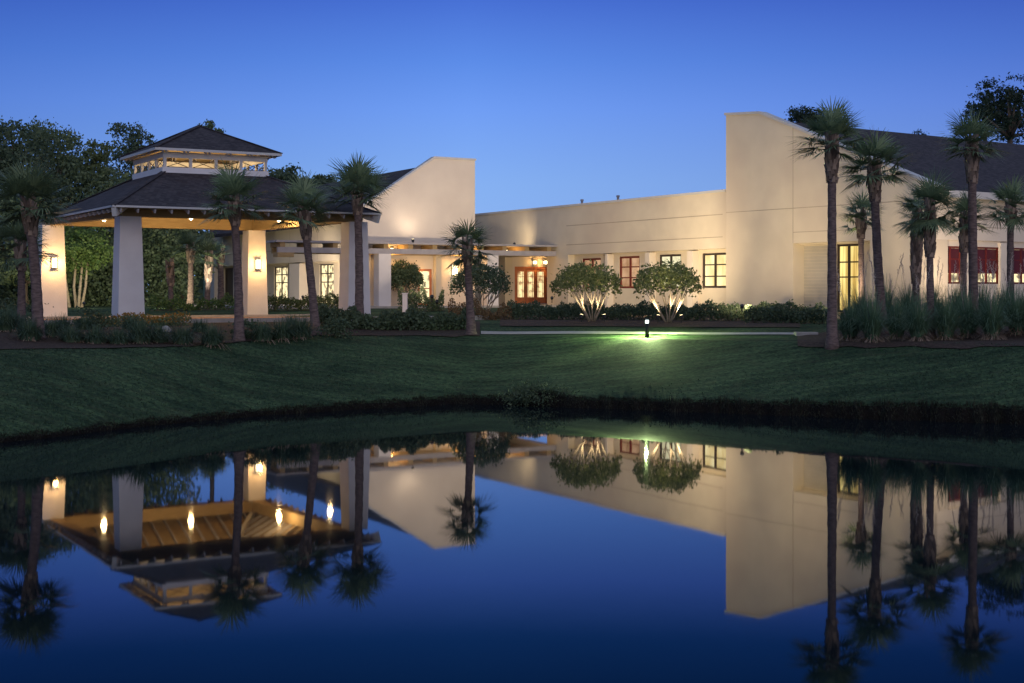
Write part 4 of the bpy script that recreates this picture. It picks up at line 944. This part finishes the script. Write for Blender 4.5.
sx_, sy_, sz_ = gp(806, 335); mb = MB(); mb.box(sx_ - .45, sx_ + .45, sy_ - .25, sy_ + .25, sz_ - .1, sz_ + .12)
o = mb.build('utility_slab', M['walk']); tag(o, 'small white concrete slab at the end of the footpath by the mulch', 'slab')
rx, ry, rz = gp(166, 332); mb = MB(); 
st = MB(); st.tube([(rx, ry, rz - .1), (rx, ry, rz + .08), (rx + .02, ry, rz + .18), (rx + .04, ry, rz + .24)], [.20, .22, .15, .05], 9)
o = st.build('garden_boulder', M['walk'], smooth=True); tag(o, 'pale boulder in the mulch before the drive kerb', 'boulder')

# ------------------------------------------------------------ floodlights (small fixtures in the beds and on ledges)
def flood(loc, target, power, cone, label, color=(1, .78, .49), group='garden floodlights', glow=14, blend=1.0, radius=.12, stake=True):
    loc = Vector(loc); t = Vector(target); d = (t - loc).normalized()
    root = empty('floodlight', loc, label, 'floodlight', group)
    if stake: mb = MB(); mb.tube([loc - Vector((0, 0, .28)), loc - Vector((0, 0, .08))], [.025, .025], 6); mb.build('stake', M['metal'], root)
    mb = MB(); mb.tube([loc - d * .12, loc + d * .06], [.07, .10], 12); mb.build('housing', M['metal'], root)
    gm_ = M['lamp']; mb = MB(); mb.tube([loc + d * .061, loc + d * .075], [.085, .085], 12); mb.build('lamp_glass', gm_, root)
    lamp('SPOT', 'flood_light', loc + d * .12, power, color, radius, root, t, cone, blend)
    return root
def gz(x, y, h=.35): return (x, y, T(x, y) + h)
x, y = P(432, 19.4); t = G.w(G.u(412), 0, 10.6); flood(gz(x, y, 1.2), t, 6200, 46, 'floodlight in the left hedge aimed up at the left gable', (1, .80, .58))
q = K.w(K.u(416), -.45, 7.27); t = G.w(G.u(413), 0, 11.0); flood(q, t, 150, 140, 'floodlight on the canopy deck before the left gable', (1, .80, .60), stake=False)
x, y = P(640, 19.1); t = W.w(W.u(645), 0, 8.4); flood(gz(x, y, .75), t, 5400, 110, 'floodlight behind the hedge lighting the middle wall')
x, y = P(552, 17.6); t = W.w(W.u(556), 0, 7.8); flood(gz(x, y, .75), t, 1100, 95, 'floodlight behind the hedge by the entry pier')
x, y = P(742, 21.9); t = Tf.w(tu(756), 0, 8.4); flood(gz(x, y, .8), t, 5000, 66, 'floodlight before the low shrub row lighting the right gable')
x, y = P(845, 22.4); t = Tf.w(tu(835), 0, 8.6); flood(gz(x, y, .6), t, 1300, 110, 'floodlight behind the palms lighting the right gable side')
x, y = P(938, 22.0); t = Cf.w(4.5, 0, 8); flood(gz(x, y, .5), t, 2300, 95, 'floodlight behind the plumed plants lighting the right wing wall', (1, .80, .58))
x, y = P(303, 15.6); t = LS.w(LS.u(292), 0, 7.3); flood(gz(x, y, .7), t, 2600, 130, 'added fill lamp in the olive hedge brightening the wall with side windows', (1, .82, .60))  # added fill lamp, only there to brighten the left wing wall
q = K.w(K.u(534), -2.6, 7.25); t = W.w(W.u(505), 0, 8.6); flood(q, t, 260, 150, 'floodlight on the canopy deck near its right end', (1, .78, .50), stake=False)
# uplights at the domed trees, uplit palm and canopy garden
for (lx_, ly_, lz_), pw, nm_ in [(l1, 330, 'left'), (l2, 560, 'right')]:
    for sx in (-1, 1): flood((lx_ + sx * .55, ly_ - .75, lz_ + .35), (lx_ + sx * .2, ly_, lz_ + 2.2), pw / 2, 110, 'small uplight at the %s foot of the %s domed tree by the bollard' % ('left' if sx < 0 else 'right', nm_), (1, .80, .50))
x, y = P(437, 18.3); flood((x, y, T(x, y) + .75), (x + .2, y + 3, 6), 110, 120, 'bright glowing garden floodlight in shrubs before the canopy', (1, .74, .34))
mb = MB(); 
x2, y2 = P(203, 16.9); flood(gz(x2, y2), (P(209, 16.6)[0], P(209, 16.6)[1], 5.5), 1100, 60, 'uplight at the foot of the pale young palm', (1, .92, .70))
x2, y2 = P(84, 16.8); flood(gz(x2, y2), (P(76, 15.2)[0], P(76, 15.2)[1], 6.5), 2600, 95, 'uplight below the pale multi-trunked tree', (1, .88, .55))
x2, y2 = P(165, 16.2); flood(gz(x2, y2), (P(160, 13)[0], P(160, 13)[1], 6.0), 2400, 95, 'uplight below the leafy trees right of the near column', (1, .88, .55))
# lights inside the canopy
for px_ in (400, 470, 515):
    u = K.u(px_); p = Vector(K.w(u, -1.2, 6.9)); mb = MB(); mb.tube([p, p - Vector((0, 0, .12))], [.1, .12], 10)
    f = mb.build('downlight', M['metal'], can); mb = MB(); mb.tube([p - Vector((0, 0, .121)), p - Vector((0, 0, .15))], [.09, .08], 10); mb.build('lamp_glass', M['lamp'], f)
    lamp('POINT', 'lamp_light', p - Vector((0, 0, .3)), 60, WARM, .1, f)
# white post under the canopy
x, y = P(405, 18.6); mb = MB(); z0 = T(x, y); mb.box(x - .13, x + .13, y - .13, y + .13, z0 - .1, zy(294, 18.6)); mb.box(x - .16, x + .16, y - .16, y + .16, zy(294, 18.6) + .001, zy(294, 18.6) + .06)
o = mb.build('marker_post', M['white']); tag(o, 'short square white post beside the canopy column', 'post')

# ------------------------------------------------------------ sky, sun, camera
world = bpy.data.worlds.new('World'); scene.world = world; world.use_nodes = True
nt = world.node_tree; N = nt.nodes; L = nt.links
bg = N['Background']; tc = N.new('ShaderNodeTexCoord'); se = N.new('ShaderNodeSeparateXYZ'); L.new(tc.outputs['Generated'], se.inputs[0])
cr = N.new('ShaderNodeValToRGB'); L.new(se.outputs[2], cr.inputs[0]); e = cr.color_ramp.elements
def sr(c): return tuple(((v / 255 + .055) / 1.055) ** 2.4 if v > 10 else v / 255 / 12.92 for v in c) + (1,)
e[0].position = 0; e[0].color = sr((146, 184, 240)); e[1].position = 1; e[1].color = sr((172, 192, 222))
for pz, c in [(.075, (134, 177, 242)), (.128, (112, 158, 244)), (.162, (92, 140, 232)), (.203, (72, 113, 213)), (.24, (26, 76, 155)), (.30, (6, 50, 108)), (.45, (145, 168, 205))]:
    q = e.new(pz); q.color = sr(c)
# brighter towards the left of the centre, darker to the right
sx = N.new('ShaderNodeValToRGB'); ma = N.new('ShaderNodeMath'); ma.operation = 'MULTIPLY_ADD'; ma.inputs[1].default_value = 1; ma.inputs[2].default_value = .5
L.new(se.outputs[0], ma.inputs[0]); L.new(ma.outputs[0], sx.inputs[0]); q = sx.color_ramp.elements
q[0].position = .12; q[0].color = (.62, .66, .76, 1); q[1].position = .90; q[1].color = (.66, .62, .74, 1)
q = q.new(.47); q.color = (1, 1, 1, 1)
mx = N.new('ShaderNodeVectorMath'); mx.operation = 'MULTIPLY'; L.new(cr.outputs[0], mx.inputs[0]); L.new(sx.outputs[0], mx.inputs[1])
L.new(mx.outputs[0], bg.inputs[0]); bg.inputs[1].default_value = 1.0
sd = bpy.data.lights.new('sun', 'SUN'); sd.energy = .95; sd.angle = math.radians(50); sd.color = (1, .85, .74)
so = bpy.data.objects.new('sun', sd); col.objects.link(so)
so.rotation_euler = Vector((-.28, 1, -.16)).to_track_quat('-Z', 'Y').to_euler()
cam = bpy.data.cameras.new('camera'); co = bpy.data.objects.new('camera', cam); col.objects.link(co)
co.location = (0, 0, CZ); co.rotation_euler = (PI / 2, 0, 0)
cam.sensor_width = 36; cam.lens = F / 1024 * 36; cam.shift_y = -(341.5 - HY) / 1024; cam.clip_end = 3000; cam.clip_start = .1
scene.camera = co
scene.render.engine = 'CYCLES'
scene.view_settings.view_transform = 'Standard'; scene.view_settings.look = 'None'; scene.view_settings.exposure = 0; scene.view_settings.gamma = 1
scene.cycles.use_light_tree = True
